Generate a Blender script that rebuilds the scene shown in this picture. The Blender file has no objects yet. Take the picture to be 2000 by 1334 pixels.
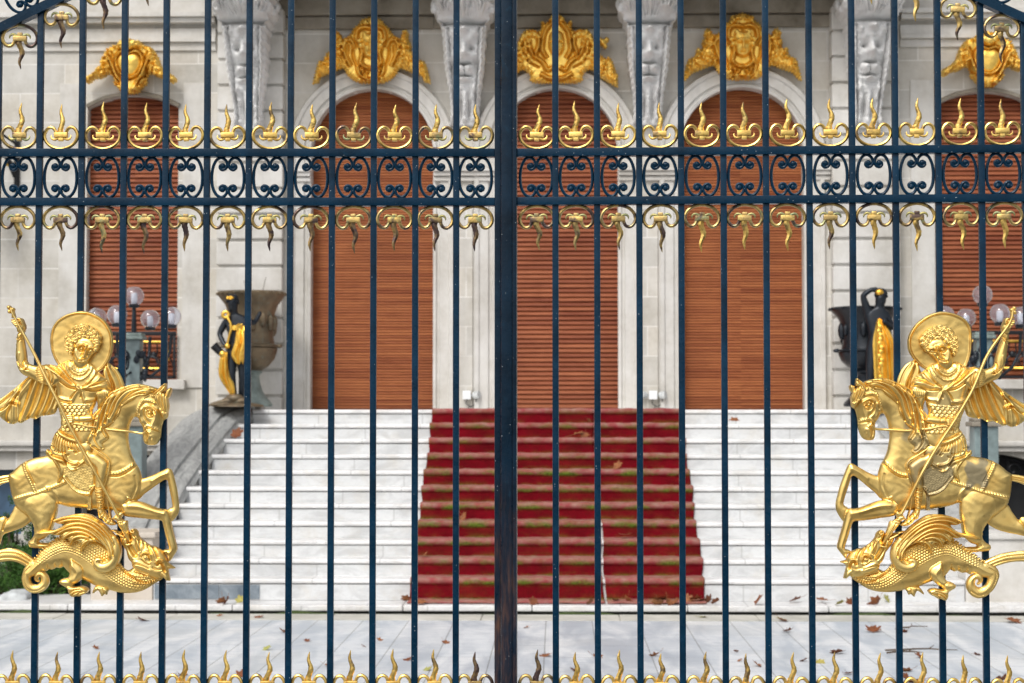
import bpy, bmesh, math, random
import numpy as np
from mathutils import Vector, Matrix
R = math.radians
random.seed(7); np.random.seed(7)
SC = bpy.context.scene
COL = SC.collection
# ------------------------------------------------------------------ camera model (used to turn measured sizes into metres)
FPX = 3600.0; PITCH = R(2.3); YAW = R(1.39); CAMZ = 1.8
HF = Vector((-math.sin(YAW), math.cos(YAW), 0)); RT = Vector((math.cos(YAW), math.sin(YAW), 0)); UPZ = Vector((0, 0, 1))
FW = HF*math.cos(PITCH) + UPZ*math.sin(PITCH); UPC = UPZ*math.cos(PITCH) - HF*math.sin(PITCH)
CAM = Vector((0, 0, CAMZ))
def ray(px, py): return FW + RT*((px-1000)/FPX) + UPC*((667-py)/FPX)
def at(px, py, Y):
    d = ray(px, py); return CAM + d*(Y/d.y)
def zy(py, Y, px=1090): return at(px, py, Y).z
def xx(px, Y, py=600): return at(px, py, Y).x
GZ = -0.08                      # forecourt level
# ------------------------------------------------------------------ object helpers
def tag(o, label=None, cat=None, group=None, kind=None):
    if label: o['label'] = label
    if cat: o['category'] = cat
    if group: o['group'] = group
    if kind: o['kind'] = kind
    return o
def empty(name, loc=(0,0,0), rz=0.0):
    o = bpy.data.objects.new(name, None); COL.objects.link(o); o.location = loc; o.rotation_euler = (0,0,rz)
    o.empty_display_size = .2
    return o
def link(name, me, mat=None, parent=None, smooth=False, loc=None):
    o = bpy.data.objects.new(name, me); COL.objects.link(o)
    if mat is not None and len(me.materials) == 0: me.materials.append(mat)
    if parent is not None: o.parent = parent
    if loc is not None: o.location = loc
    if smooth: me.polygons.foreach_set('use_smooth', [True]*len(me.polygons)); me.update()
    return o
def copy_tree(o, parent=None):
    c = o.copy(); COL.objects.link(c); c.parent = parent
    for ch in list(o.children): copy_tree(ch, c)
    return c
class MB:
    def __init__(s): s.v = []; s.f = []
    def add(s, vs, fs):
        b = len(s.v); s.v += [tuple(x) for x in vs]; s.f += [tuple(b+i for i in f) for f in fs]; return s
    def box(s, x0, x1, y0, y1, z0, z1, c=0.0):
        if c <= 0:
            vs = [(x,y,z) for z in (z0,z1) for y in (y0,y1) for x in (x0,x1)]
            return s.add(vs, [(0,2,3,1),(4,5,7,6),(0,1,5,4),(2,6,7,3),(0,4,6,2),(1,3,7,5)])
        bm = bmesh.new(); bmesh.ops.create_cube(bm, size=1)
        for v in bm.verts: v.co = Vector((x0+(v.co.x+.5)*(x1-x0), y0+(v.co.y+.5)*(y1-y0), z0+(v.co.z+.5)*(z1-z0)))
        bmesh.ops.bevel(bm, geom=bm.edges[:], offset=c, segments=2, affect='EDGES', profile=.6)
        s.bm(bm); return s
    def bm(s, bm, M=None):
        bm.verts.index_update(); b = len(s.v)
        s.v += [tuple(M@v.co) if M else tuple(v.co) for v in bm.verts]
        s.f += [tuple(b+v.index for v in f.verts) for f in bm.faces]; bm.free()
    def loft(s, rings, closed=True, caps=True, loop=False):
        n = len(rings[0]); b = len(s.v)
        for r in rings: s.v += [tuple(p) for p in r]
        m = len(rings)
        for i in range(m if loop else m-1):
            i2 = (i+1) % m
            for j in range(n if closed else n-1):
                j2 = (j+1) % n
                s.f.append((b+i*n+j, b+i*n+j2, b+i2*n+j2, b+i2*n+j))
        if caps and closed and not loop:
            s.f.append(tuple(b+j for j in reversed(range(n)))); s.f.append(tuple(b+(m-1)*n+j for j in range(n)))
        return s
    def tube(s, pts, rad, n=8, flat=1.0, loop=False, up=None):
        pts = [Vector(p) for p in pts]; m = len(pts)
        if not hasattr(rad, '__len__'): rad = [rad]*m
        up = Vector(up or (0,-1,0)); rings = []
        for i, p in enumerate(pts):
            if loop: t = pts[(i+1) % m]-pts[i-1]
            else: t = pts[min(i+1,m-1)]-pts[max(i-1,0)]
            if t.length < 1e-9: t = Vector((0,0,1))
            t.normalize(); a = up - t*up.dot(t)
            if a.length < 1e-3: a = Vector((1,0,0)) - t*t.x
            a.normalize(); bb = t.cross(a)
            rings.append([p + (a*math.cos(q)*flat + bb*math.sin(q))*rad[i] for q in [2*math.pi*k/n for k in range(n)]])
        return s.loft(rings, loop=loop)
    def lathe(s, prof, c=(0,0,0), n=24, flute=None):
        rings = []
        for k, (r, z) in enumerate(prof):
            rr = []
            for j in range(n):
                q = 2*math.pi*j/n; q_r = r
                if flute and flute[0] <= k <= flute[1]: q_r = r*(1+flute[3]*abs(math.sin(q*flute[2]/2)))
                rr.append((c[0]+q_r*math.cos(q), c[1]+q_r*math.sin(q), c[2]+z))
            rings.append(rr)
        return s.loft(rings)
    def sphere(s, c, r, sc=(1,1,1), seg=12):
        bm = bmesh.new(); bmesh.ops.create_uvsphere(bm, u_segments=seg, v_segments=max(6,seg*2//3), radius=r)
        s.bm(bm, Matrix.Translation(c)@Matrix.Diagonal((*sc,1))); return s
    def prism(s, poly, y0, y1, plane='xz'):
        n = len(poly)
        if plane == 'xz': a = [(p[0],y0,p[1]) for p in poly]; b = [(p[0],y1,p[1]) for p in poly]
        elif plane == 'yz': a = [(y0,p[0],p[1]) for p in poly]; b = [(y1,p[0],p[1]) for p in poly]
        else: a = [(p[0],p[1],y0) for p in poly]; b = [(p[0],p[1],y1) for p in poly]
        return s.loft([a,b])
    def mesh(s, name):
        me = bpy.data.meshes.new(name); me.from_pydata(s.v, [], s.f); me.update()
        bm = bmesh.new(); bm.from_mesh(me); bmesh.ops.recalc_face_normals(bm, faces=bm.faces[:]); bm.to_mesh(me); bm.free()
        return me
    def build(s, name, mat, parent=None, smooth=False, loc=None):
        o = link(name, s.mesh(name), mat, parent, False, loc)
        if smooth:
            me = o.data; me.polygons.foreach_set('use_smooth', [True]*len(me.polygons))
            try: me.set_sharp_from_angle(angle=R(smooth if smooth is not True and smooth > 1 else 40))
            except Exception: pass
        return o
def catmull(pts, closed=False, n=6):
    P = [np.array(p, float) for p in pts]; m = len(P); out = []
    for i in range(m if closed else m-1):
        if closed: a, b, c, d = P[i-1], P[i], P[(i+1) % m], P[(i+2) % m]
        else: a, b, c, d = P[max(i-1,0)], P[i], P[i+1], P[min(i+2,m-1)]
        for k in range(n):
            t = k/n
            out.append(.5*((2*b)+(-a+c)*t+(2*a-5*b+4*c-d)*t*t+(-a+3*b-3*c+d)*t**3))
    if not closed: out.append(P[-1])
    return np.array(out)
# ------------------------------------------------------------------ material helpers
class NT:
    def __init__(s, name):
        s.m = bpy.data.materials.new(name); s.m.use_nodes = True; s.t = s.m.node_tree; s.n = s.t.nodes; s.l = s.t.links
        s.b = s.n['Principled BSDF']
        tc = s.n.new('ShaderNodeTexCoord'); s.obj = tc.outputs['Object']
    def new(s, typ, **k):
        o = s.n.new(typ)
        for a, v in k.items(): setattr(o, a, v)
        return o
    def put(s, sock, v):
        if hasattr(v, 'node'): s.l.new(v, sock)
        elif v is not None:
            if hasattr(sock.default_value, '__len__') and not hasattr(v, '__len__'): v = (v,v,v)
            if hasattr(sock.default_value, '__len__') and len(sock.default_value) == 4 and len(v) == 3: v = (*v, 1)
            sock.default_value = v
    def mapv(s, scale=(1,1,1), loc=(0,0,0), rot=(0,0,0), vec=None):
        o = s.new('ShaderNodeMapping'); s.put(o.inputs['Vector'], vec or s.obj); o.inputs['Scale'].default_value = scale
        o.inputs['Location'].default_value = loc; o.inputs['Rotation'].default_value = rot; return o.outputs[0]
    def noise(s, scale=5, detail=4, rough=.55, vec=None, dist=0.0):
        o = s.new('ShaderNodeTexNoise'); s.put(o.inputs['Vector'], vec or s.obj); o.inputs['Scale'].default_value = scale
        o.inputs['Detail'].default_value = detail; o.inputs['Roughness'].default_value = rough; o.inputs['Distortion'].default_value = dist
        return o.outputs['Fac']
    def voro(s, scale=5, vec=None, feature='F1'):
        o = s.new('ShaderNodeTexVoronoi', feature=feature); s.put(o.inputs['Vector'], vec or s.obj); o.inputs['Scale'].default_value = scale
        return o.outputs[0]
    def ramp(s, fac, stops):
        o = s.new('ShaderNodeValToRGB'); s.put(o.inputs[0], fac); e = o.color_ramp.elements
        while len(e) < len(stops): e.new(.5)
        for k, (p, c) in enumerate(stops):
            e[k].position = p; e[k].color = (c,c,c,1) if not hasattr(c,'__len__') else (*c,1)
        return o.outputs[0]
    def mix(s, fac, a, b, typ='MIX'):
        o = s.new('ShaderNodeMix', data_type='RGBA', blend_type=typ); s.put(o.inputs[0], fac); s.put(o.inputs[6], a); s.put(o.inputs[7], b)
        return o.outputs[2]
    def math(s, op, a, b=0.0, clamp=False):
        o = s.new('ShaderNodeMath', operation=op, use_clamp=clamp); s.put(o.inputs[0], a); s.put(o.inputs[1], b); return o.outputs[0]
    def sep(s, vec=None):
        o = s.new('ShaderNodeSeparateXYZ'); s.put(o.inputs[0], vec or s.obj); return o.outputs
    def comb(s, x=0.0, y=0.0, z=0.0):
        o = s.new('ShaderNodeCombineXYZ')
        for i, v in enumerate((x,y,z)): s.put(o.inputs[i], v)
        return o.outputs[0]
    def attr(s, name):
        o = s.new('ShaderNodeAttribute'); o.attribute_name = name; return o.outputs['Fac']
    def rnd(s): return s.new('ShaderNodeObjectInfo').outputs['Random']
    def bump(s, h, dist=.01, strength=.5):
        o = s.new('ShaderNodeBump'); s.put(o.inputs['Height'], h); o.inputs['Distance'].default_value = dist; o.inputs['Strength'].default_value = strength
        s.l.new(o.outputs[0], s.b.inputs['Normal'])
    def set(s, **k):
        al = dict(col='Base Color', rough='Roughness', metal='Metallic', spec='Specular IOR Level', coat='Coat Weight', coatr='Coat Roughness', sheen='Sheen Weight', sheenr='Sheen Roughness', sheent='Sheen Tint', trans='Transmission Weight', ior='IOR', alpha='Alpha')
        for a, v in k.items(): s.put(s.b.inputs[al[a]], v)
        return s
M = {}
def gold(name, base, dark, rough=(.22,.42), wear=.5, scale=9, bump=.002, worn=None, extra=None):
    t = NT(name)
    rv = t.mapv(loc=(0,0,0), vec=None)
    off = t.comb(t.math('MULTIPLY', t.rnd(), 37.0), t.math('MULTIPLY', t.rnd(), 11.0), 0.0)
    va = t.new('ShaderNodeVectorMath', operation='ADD'); t.put(va.inputs[0], t.obj); t.put(va.inputs[1], off); vec = va.outputs[0]
    n1 = t.noise(scale, 6, .62, vec); n2 = t.noise(scale*4.5, 5, .6, vec)
    f = t.ramp(n1, [(wear-.14, 0.0), (wear+.16, 1.0)])
    c = t.mix(f, base, dark)
    c = t.mix(t.ramp(n2, [(.56, 0.0), (.74, .45)]), c, tuple(x*.45 for x in dark))
    if extra is not None:
        for (sc, lo, hi, cc, amt) in extra:
            c = t.mix(t.ramp(t.noise(sc, 4, .6, vec, .4), [(lo, 0.0), (hi, amt)]), c, cc)
    r = t.ramp(t.noise(scale*2.2, 4, .6, vec), [(.3, rough[0]), (.75, rough[1])])
    if worn is not None:
        a = t.attr('worn'); c = t.mix(a, c, worn); r = t.mix(a, r, (.5,.5,.5))
    t.set(col=c, rough=r, metal=1.0)
    t.bump(t.math('ADD', t.noise(scale*3, 3, .5, vec), t.math('MULTIPLY', t.noise(scale*14, 2, .5, vec), .35)), bump, .6)
    return t.m
M['gold'] = gold('gilded_relief', (.98,.73,.27), (.82,.54,.16), (.31,.48), .50, 7, .0010, worn=(.36,.30,.18))
M['gold_fin'] = gold('gilded_finial', (.95,.66,.20), (.62,.38,.10), (.26,.5), .52, 24, .0012, extra=[(16,.56,.66,(.20,.14,.09),.85)])
M['gold_old'] = gold('tarnished_finial', (.80,.56,.18), (.42,.30,.13), (.3,.6), .44, 22, .0014, extra=[(14,.50,.60,(.10,.07,.07),.95),(27,.58,.66,(.28,.32,.18),.8)])
M['tarnish'] = gold('tarnished_flame', (.62,.42,.14), (.13,.09,.085), (.3,.6), .42, 18, .0014, extra=[(12,.5,.6,(.07,.05,.06),.9)])
M['leafpatina'] = gold('verdigris_leaf', (.62,.50,.18), (.30,.33,.18), (.35,.6), .45, 26, .001)
M['gilt'] = gold('gilded_stone', (.95,.66,.17), (.82,.50,.09), (.38,.56), .55, 8, .008)
M['giltdrape'] = gold('gilded_drapery', (.98,.66,.14), (.85,.48,.07), (.3,.5), .5, 7, .006)
def paint(name, base, rust=False):
    t = NT(name); x, y, z = t.sep()
    n = t.noise(40, 4, .6); n2 = t.noise(7, 3, .6)
    c = t.mix(t.ramp(n2, [(.3,0.0),(.75,1.0)]), tuple(v*.7 for v in base), tuple(v*1.7+.002 for v in base))
    c = t.mix(t.ramp(n, [(.6,0.0),(.72,.4)]), c, (.006,.045,.085))
    v = t.voro(72); n3 = t.noise(13, 2, .5)
    spots = t.math('MULTIPLY', t.ramp(v, [(.06,1.0),(.10,0.0)]), t.ramp(n3, [(.50,0.0),(.58,.8)]))
    c = t.mix(spots, c, (.50,.55,.58))
    rg = t.ramp(n, [(.35,.20),(.7,.42)])
    if rust:


        mr = t.new('ShaderNodeMapRange'); t.put(mr.inputs[0], z); mr.inputs[1].default_value = 1.75; mr.inputs[2].default_value = 1.0; mr.inputs[3].default_value = 0; mr.inputs[4].default_value = 1
        f = t.math('MULTIPLY', mr.outputs[0], t.ramp(t.noise(9,6,.68,t.mapv((4,1,.7))), [(.36,0.0),(.60,1.0)]), True)
        rc = t.mix(t.ramp(t.noise(30,4,.6,t.mapv((3,1,.4))), [(.45,0.0),(.7,1.0)]), (.040,.028,.032), (.17,.08,.045))
        c = t.mix(f, c, rc); rg = t.mix(f, rg, (.6,.6,.6))
    t.set(col=c, rough=rg, spec=.16)
    t.bump(t.math('ADD', t.noise(60,3,.6), t.math('MULTIPLY', t.noise(220,2,.5), .5)), .0012, .6)
    return t.m
M['blue'] = paint('navy_gloss_paint', (.0010,.0185,.041))
M['bluerust'] = paint('navy_paint_rusting_below', (.0014,.011,.024), True)
def stone(name, base, joints=None, mott=.14, bumpd=.006, warm=(.92,.89,.83), jc=1.22, streak=.25, blocks=(1.1,.36)):
    t = NT(name); x, y, z = t.sep()
    n = t.noise(1.6, 6, .6); n2 = t.noise(14, 5, .6)
    dk = tuple(b*(1-mott*1.6)*w for b, w in zip(base, warm)); c = t.mix(t.ramp(n, [(.35,0.0),(.68,1.0)]), dk, base)
    c = t.mix(t.ramp(n2, [(.35,.0),(.75,.30)]), c, tuple(min(.8,b*1.15) for b in base))
    st = t.noise(3, 5, .65, t.mapv((1.6,1.6,.22)))
    c = t.mix(t.ramp(st, [(.52,0.0),(.75,streak)]), c, tuple(b*.45 for b in base))
    h = t.noise(28, 5, .6)
    if joints:
        br = t.new('ShaderNodeTexBrick'); t.put(br.inputs['Vector'], t.comb(x, z, 0.0)); br.inputs['Scale'].default_value = 1.0
        br.inputs['Brick Width'].default_value = blocks[0]; br.inputs['Row Height'].default_value = blocks[1]; br.inputs['Mortar Size'].default_value = .008; br.inputs['Mortar Smooth'].default_value = .4
        br.inputs['Color1'].default_value = (.86,.86,.85,1); br.inputs['Color2'].default_value = (1.06,1.04,1.0,1); br.inputs['Mortar'].default_value = (1,1,1,1)
        c = t.mix(1.0, c, br.outputs['Color'], 'MULTIPLY')
        c = t.mix(t.math('MULTIPLY', br.outputs['Fac'], t.ramp(t.noise(2.2,3,.6), [(.4,.1),(.6,.75)])), c, tuple(min(.8,b*jc) for b in base))
    t.set(col=c, rough=.85, spec=.25); t.bump(h, bumpd, .5)
    return t.m
M['stone'] = stone('ashlar_limestone', (.625,.61,.58), True)
M['stone2'] = stone('dressed_limestone', (.64,.625,.595), None)
M['stonewhite'] = stone('white_carved_stone', (.80,.80,.79), None, .12, .010, (.88,.87,.86), streak=.35)
M['stonedark'] = stone('dark_grey_stone', (.34,.305,.25), None, .3, .008, (.85,.8,.72))  # on the architrave this darker tone carries the shading under the balcony
M['beige'] = stone('beige_block', (.60,.54,.47), None, .1)
def granite():
    t = NT('grey_streaked_granite'); n = t.noise(4, 7, .68, t.mapv((3,1,1)), 1.2); n2 = t.noise(22, 5, .65, None, .6)
    c = t.mix(t.ramp(n, [(.3,0.0),(.7,1.0)]), (.20,.205,.20), (.43,.435,.42)); c = t.mix(t.ramp(n2, [(.5,0.0),(.72,.7)]), c, (.50,.50,.48))
    t.set(col=c, rough=.6); t.bump(t.noise(30,5,.6), .006, .6); return t.m
M['granite'] = granite()
def slate():
    t = NT('blue_grey_marble_panel'); n = t.noise(5, 6, .65, None, .8)
    t.set(col=t.mix(t.ramp(n, [(.35,0.0),(.7,1.0)]), (.10,.13,.16), (.30,.34,.37)), rough=.5); return t.m
M['slate'] = slate()
def marble(name='white_marble', base=(.70,.70,.695)):
    t = NT(name); x, y, z = t.sep()
    n = t.noise(1.7, 7, .62, t.mapv((1,1,3), rot=(0,.35,0)), 1.6); vn = t.noise(5, 6, .6, t.mapv((1,1,2.2), rot=(0,.5,.2)), 2.2)
    c = t.mix(t.ramp(n, [(.44,0.0),(.62,.8)]), base, tuple(b*.74 for b in base))
    vein = t.ramp(t.math('ABSOLUTE', t.math('SUBTRACT', vn, .5)), [(.0,.4),(.025,0.0)])
    c = t.mix(vein, c, (.40,.40,.41))
    c = t.mix(t.ramp(t.noise(3,5,.7), [(.50,0.0),(.75,.5)]), c, (.52,.47,.39))
    # vertical joints between the slabs, different in every course
    row = t.math('FLOOR', t.math('MULTIPLY', t.math('ADD', z, .01), 6.03))
    xo = t.math('ADD', x, t.math('MULTIPLY', row, .577)); fr = t.math('FRACT', t.math('MULTIPLY', xo, .83))
    j = t.ramp(t.math('ABSOLUTE', t.math('SUBTRACT', fr, .5)), [(.0,.55),(.004,.45),(.006,0.0)])
    c = t.mix(j, c, (.33,.33,.32))
    t.set(col=c, rough=t.ramp(n, [(.3,.35),(.7,.55)])); t.bump(t.noise(40,4,.6), .003, .4); return t.m
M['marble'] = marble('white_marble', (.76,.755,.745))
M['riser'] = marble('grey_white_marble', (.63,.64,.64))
def paving():
    t = NT('bluish_marble_paving'); x, y, z = t.sep()
    br = t.new('ShaderNodeTexBrick'); t.put(br.inputs['Vector'], t.mapv((1,1,1), (0.21,.1,0), (0,0,R(90)))); br.offset = .5
    br.inputs['Scale'].default_value = 1.0; br.inputs['Brick Width'].default_value = 1.5; br.inputs['Row Height'].default_value = .42; br.inputs['Mortar Size'].default_value = .0045; br.inputs['Mortar Smooth'].default_value = .3
    br.inputs['Color1'].default_value = (.93,.95,.97,1); br.inputs['Color2'].default_value = (1.04,1.03,1.02,1); br.inputs['Mortar'].default_value = (.45,.45,.43,1)
    n = t.noise(1.3, 6, .6, t.mapv((2.0,.5,1), rot=(0,0,.5)), 1.0)
    c = t.mix(t.ramp(n, [(.40,0.0),(.60,1.0)]), (.45,.495,.54), (.70,.715,.725))
    c = t.mix(t.ramp(t.noise(9,6,.66,t.mapv((.5,2.5,1),rot=(0,0,.3)),1.0), [(.50,0.0),(.64,.6)]), c, (.37,.41,.46))
    c = t.mix(t.ramp(t.noise(.7,4,.6), [(.5,0.0),(.75,.35)]), c, (.58,.56,.50))
    c = t.mix(1.0, c, br.outputs['Color'], 'MULTIPLY')
    t.set(col=c, rough=t.ramp(n, [(.3,.38),(.7,.6)])); t.bump(t.math('SUBTRACT', t.noise(20,4,.6), br.outputs['Fac']), .003, .4); return t.m
M['paving'] = paving()
def strip():
    t = NT('beige_edge_slab'); n = t.noise(2.2, 6, .65)
    c = t.mix(t.ramp(n, [(.35,0.0),(.68,1.0)]), (.42,.41,.36), (.62,.60,.54)); t.set(col=c, rough=.75); t.bump(t.noise(30,4,.6), .004, .4); return t.m
M['strip'] = strip()
def carpet():
    t = NT('worn_red_carpet'); x, y, z = t.sep()
    n = t.noise(3, 6, .65); n2 = t.noise(45, 4, .6); n3 = t.noise(220, 2, .5)
    c = t.mix(t.ramp(n, [(.3,0.0),(.7,1.0)]), (.105,.0006,.004), (.205,.0012,.009))
    c = t.mix(t.ramp(n2, [(.45,0.0),(.75,.5)]), c, (.08,.004,.006))
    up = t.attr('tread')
    tr = t.mix(t.ramp(t.noise(11,5,.65), [(.35,0.0),(.7,1.0)]), (.33,.075,.08), (.38,.25,.20))  # pale worn treads, with their grazing sheen put into the colour
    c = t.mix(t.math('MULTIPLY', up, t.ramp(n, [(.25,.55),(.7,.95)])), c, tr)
    ms = t.math('MULTIPLY', t.attr('mossy'), t.ramp(t.noise(3.1,6,.68,t.mapv((1,2,2))), [(.45,0.0),(.60,1.0)]), True)
    mossc = t.mix(t.ramp(t.noise(50,3,.6), [(.3,0.0),(.7,1.0)]), (.04,.065,.006), (.15,.22,.025))
    c = t.mix(ms, c, mossc)
    t.set(col=c, rough=.95, spec=.15, sheen=.04, sheenr=.4, sheent=(1,.4,.4)); t.bump(t.math('ADD', n3, t.math('MULTIPLY', t.noise(16,3,.6), 2.0)), .006, .6); return t.m
M['carpet'] = carpet()
def wood(name, a, b, cdark, rows=18, gloss=.45):
    t = NT(name); x, y, z = t.sep()
    slat = t.math('FLOOR', t.math('MULTIPLY', z, rows)); wn = t.new('ShaderNodeTexWhiteNoise', noise_dimensions='2D')
    t.put(wn.inputs['Vector'], t.comb(slat, t.math('FLOOR', t.math('MULTIPLY', x, .4)), 0.0))
    n = t.noise(1.0, 6, .65, t.mapv((1.3,1,26)), .5); n2 = t.noise(1.0, 5, .6, t.mapv((6,1,150)))
    f = t.math('ADD', t.math('MULTIPLY', n, .75), t.math('MULTIPLY', wn.outputs['Value'], .30))
    c = t.mix(t.ramp(f, [(.33,0.0),(.70,1.0)]), a, b); c = t.mix(t.ramp(n2, [(.5,0.0),(.75,.55)]), c, cdark)
    c = t.mix(t.ramp(t.noise(.9,4,.6), [(.45,0.0),(.7,.45)]), c, tuple(q*.72 for q in a))
    t.set(col=c, rough=t.ramp(n2, [(.3,gloss),(.7,gloss+.25)]), spec=.22); t.bump(n2, .003, .4); return t.m
M['wood'] = wood('varnished_roller_slats', (.215,.056,.018), (.37,.124,.042), (.10,.025,.009), 28)
M['wood2'] = wood('reddish_louvre_slats', (.195,.049,.021), (.345,.110,.047), (.07,.016,.008), 17.5)
def simple(name, col, rough=.5, metal=0.0, n=None, b=.003, **k):
    t = NT(name); c = col
    if n: c = t.mix(t.ramp(t.noise(n,5,.62), [(.33,0.0),(.7,1.0)]), tuple(x*.6 for x in col), tuple(min(1,x*1.35) for x in col)); t.bump(t.noise(n*3,4,.6), b, .5)
    t.set(col=c, rough=rough, metal=metal, **k); return t.m
M['bronze_dark'] = simple('black_patina_bronze', (.012,.017,.024), .35, .35, 9)
def bronze():
    t = NT('brown_green_bronze'); n = t.noise(5,6,.65); n2 = t.noise(17,5,.6)
    c = t.mix(t.ramp(n,[(.35,0.0),(.65,1.0)]), (.10,.078,.052), (.22,.165,.10)); c = t.mix(t.ramp(n2,[(.55,0.0),(.72,.8)]), c, (.17,.19,.15))
    t.set(col=c, rough=.5, metal=.55); t.bump(n2,.01,.6); return t.m
M['bronze'] = bronze()
M['verdigris'] = simple('green_grey_patina', (.22,.27,.25), .6, .2, 7)
M['greenmarble'] = simple('blue_green_marble', (.19,.245,.245), .35, 0, 5)
M['bluedoor'] = simple('blue_grey_painted_door', (.05,.105,.18), .5, 0, 4)
M['dark'] = simple('dark_interior', (.006,.007,.009), .7)
M['iron'] = simple('black_iron', (.012,.013,.016), .4, .3, 20)
M['greyplastic'] = simple('grey_lamp_housing', (.50,.52,.52), .5, 0, 12)
M['whitebox'] = simple('white_box', (.75,.77,.78), .45)
M['cable'] = simple('dark_cable', (.06,.06,.06), .6)
M['lampwhite'] = simple('frosted_white_bulb', (.8,.8,.8), .4)
M['rock'] = simple('pale_edging_stone', (.50,.52,.52), .8, 0, 6, .01)
def glass():
    t = NT('clear_globe_glass'); t.set(col=(.90,.91,.97), rough=.04, trans=.94, ior=1.45); return t.m
M['glass'] = glass()
def leafm(name, a, b, dark, sc=9):
    t = NT(name); r = t.rnd(); c = t.mix(r, a, b); c = t.mix(t.ramp(t.noise(sc,4,.6), [(.4,0.0),(.7,.8)]), c, dark)
    t.set(col=c, rough=.65, spec=.3); t.bump(t.noise(sc*5,3,.6), .003, .5); return t.m
M['leaf'] = leafm('dry_plane_leaf', (.20,.062,.022), (.36,.15,.055), (.10,.03,.015), 30)
M['leafy'] = leafm('yellow_leaf', (.42,.36,.10), (.36,.38,.12), (.25,.2,.05), 30)
def foliage():
    t = NT('dark_green_needles'); n = t.noise(3.5,3,.6); rn = t.noise(40,2,.5)
    c = t.mix(t.ramp(n,[(.35,0.0),(.65,1.0)]), (.018,.06,.010), (.06,.15,.022)); c = t.mix(t.ramp(rn,[(.4,0.0),(.7,.6)]), c, (.09,.19,.03))
    t.set(col=c, rough=.6, spec=.3); return t.m
M['foliage'] = foliage()
M['bark'] = simple('bark', (.10,.07,.045), .9, 0, 12)
M['moss'] = simple('moss_green', (.045,.07,.014), .95, 0, 60, .01)
M['asphalt'] = simple('street_asphalt', (.05,.05,.052), .85, 0, 60, .004)
M['kerbstone'] = simple('kerb_granite', (.36,.36,.35), .8, 0, 30, .004)
M['joint'] = simple('damp_joint_and_shade', (.06,.06,.05), .9, 0, 14)  # joint dirt; its dark tone also paints shade into gaps under nosings and plinth
M['soil'] = simple('dark_bed_soil', (.05,.04,.028), .95, 0, 12)
# ------------------------------------------------------------------ the two gate leaves
GD = 5.70
ANG = R(3.3)
class Leaf:
    def __init__(s, xdir):
        s.x = xdir.normalized(); s.n = Vector((s.x.y, -s.x.x, 0)).normalized()      # n points to the camera side
        s.o = CAM + HF*GD + RT*(-11/FPX*GD); s.o.z = GZ
        s.rz = math.atan2(s.x.y, s.x.x)
    def loc(s, px, py, off=0.0):
        d = ray(px, py); p0 = s.o + s.n*off
        t = (p0-CAM).dot(s.n)/d.dot(s.n); p = CAM + d*t - s.o
        return p.dot(s.x), p.z
LL = Leaf(RT); RL = Leaf(RT*math.cos(ANG) - HF*math.sin(ANG))
PXM = GD/FPX                                   # one photo pixel at the gate, in metres
def fin_ring_mesh():
    half = [(9,-29),(14,-40),(22,-43),(29.5,-38),(33.5,-28),(30.5,-16),(21,-6.5),(9,-1.8),(0,-.8)]
    pts = half + [(-x,y) for x, y in reversed(half[:-1])]
    c = catmull(pts, False, 5); mb = MB()
    mb.tube([(x*PXM, 0, -y*PXM) for x, y in c], 3.4*PXM, 8, 1.25); return mb.mesh('ring')
def fin_flame_mesh(var):
    rnd = random.Random(var)
    L = rnd.uniform(.94, 1.06); a = rnd.uniform(.75, 1.25); lean = rnd.uniform(-2, 2.5)
    base = [(-1,-29,6.0),(-2,-38,5.9),(.6,-46,5.4),(3.2,-54,5.3),(3.0,-62,4.6),(.2,-70,3.8),(-1.2,-77,2.9),(-.2,-84,2.0),(1,-91,.5)]
    pts = [(x*a+lean*(-(y+29)/62), -29+(y+29)*L, w) for x, y, w in base]
    c = catmull(pts, False, 4); mb = MB(); rings = []
    for i, (x, y, w) in enumerate(c):
        k = 1+.06*math.sin(i*1.7+var)
        rings.append([((x-w*k)*PXM,0,-y*PXM), ((x-w*.3)*PXM,-w*.55*PXM,-y*PXM), ((x+w*.5)*PXM,-w*.5*PXM,-y*PXM), ((x+w*k)*PXM,0,-y*PXM), ((x)*PXM,w*.5*PXM,-y*PXM)])
    mb.loft(rings); return mb.mesh('flame')
def fin_collar_mesh():
    mb = MB(); mb.box(-13.5*PXM,13.5*PXM,-4.6*PXM,4.6*PXM,22.5*PXM,33*PXM,1.4*PXM)
    mb.box(-5*PXM,5*PXM,-3*PXM,3*PXM,15.5*PXM,23.2*PXM,1.2*PXM); return mb.mesh('collar')
def fin_leaf_mesh(sg):
    pts = [(3,-24,2.4),(8,-20.5,3.0),(14,-19,3.0),(18.5,-21.5,2.4),(20,-25.5,1.5),(19,-28,.5)]
    c = catmull(pts, False, 4); mb = MB()
    mb.tube([(sg*x*PXM,0,-y*PXM) for x,y,w in c],[w*PXM*.85 for x,y,w in c],8,.8); return mb.mesh('leaf')
FR = fin_ring_mesh(); FC = fin_collar_mesh(); FLF = [fin_leaf_mesh(-1), fin_leaf_mesh(1)]; FFL = [fin_flame_mesh(i) for i in range(6)]
def mesh_with(me, mat):
    key = me.name + '|' + mat.name
    if key not in MESHC:
        c = me.copy(); c.materials.clear(); c.materials.append(mat)
        c.polygons.foreach_set('use_smooth', [True]*len(c.polygons))
        try: c.set_sharp_from_angle(angle=R(42))
        except Exception: pass
        MESHC[key] = c
    return MESHC[key]
MESHC = {}
FINK = [0]
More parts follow.
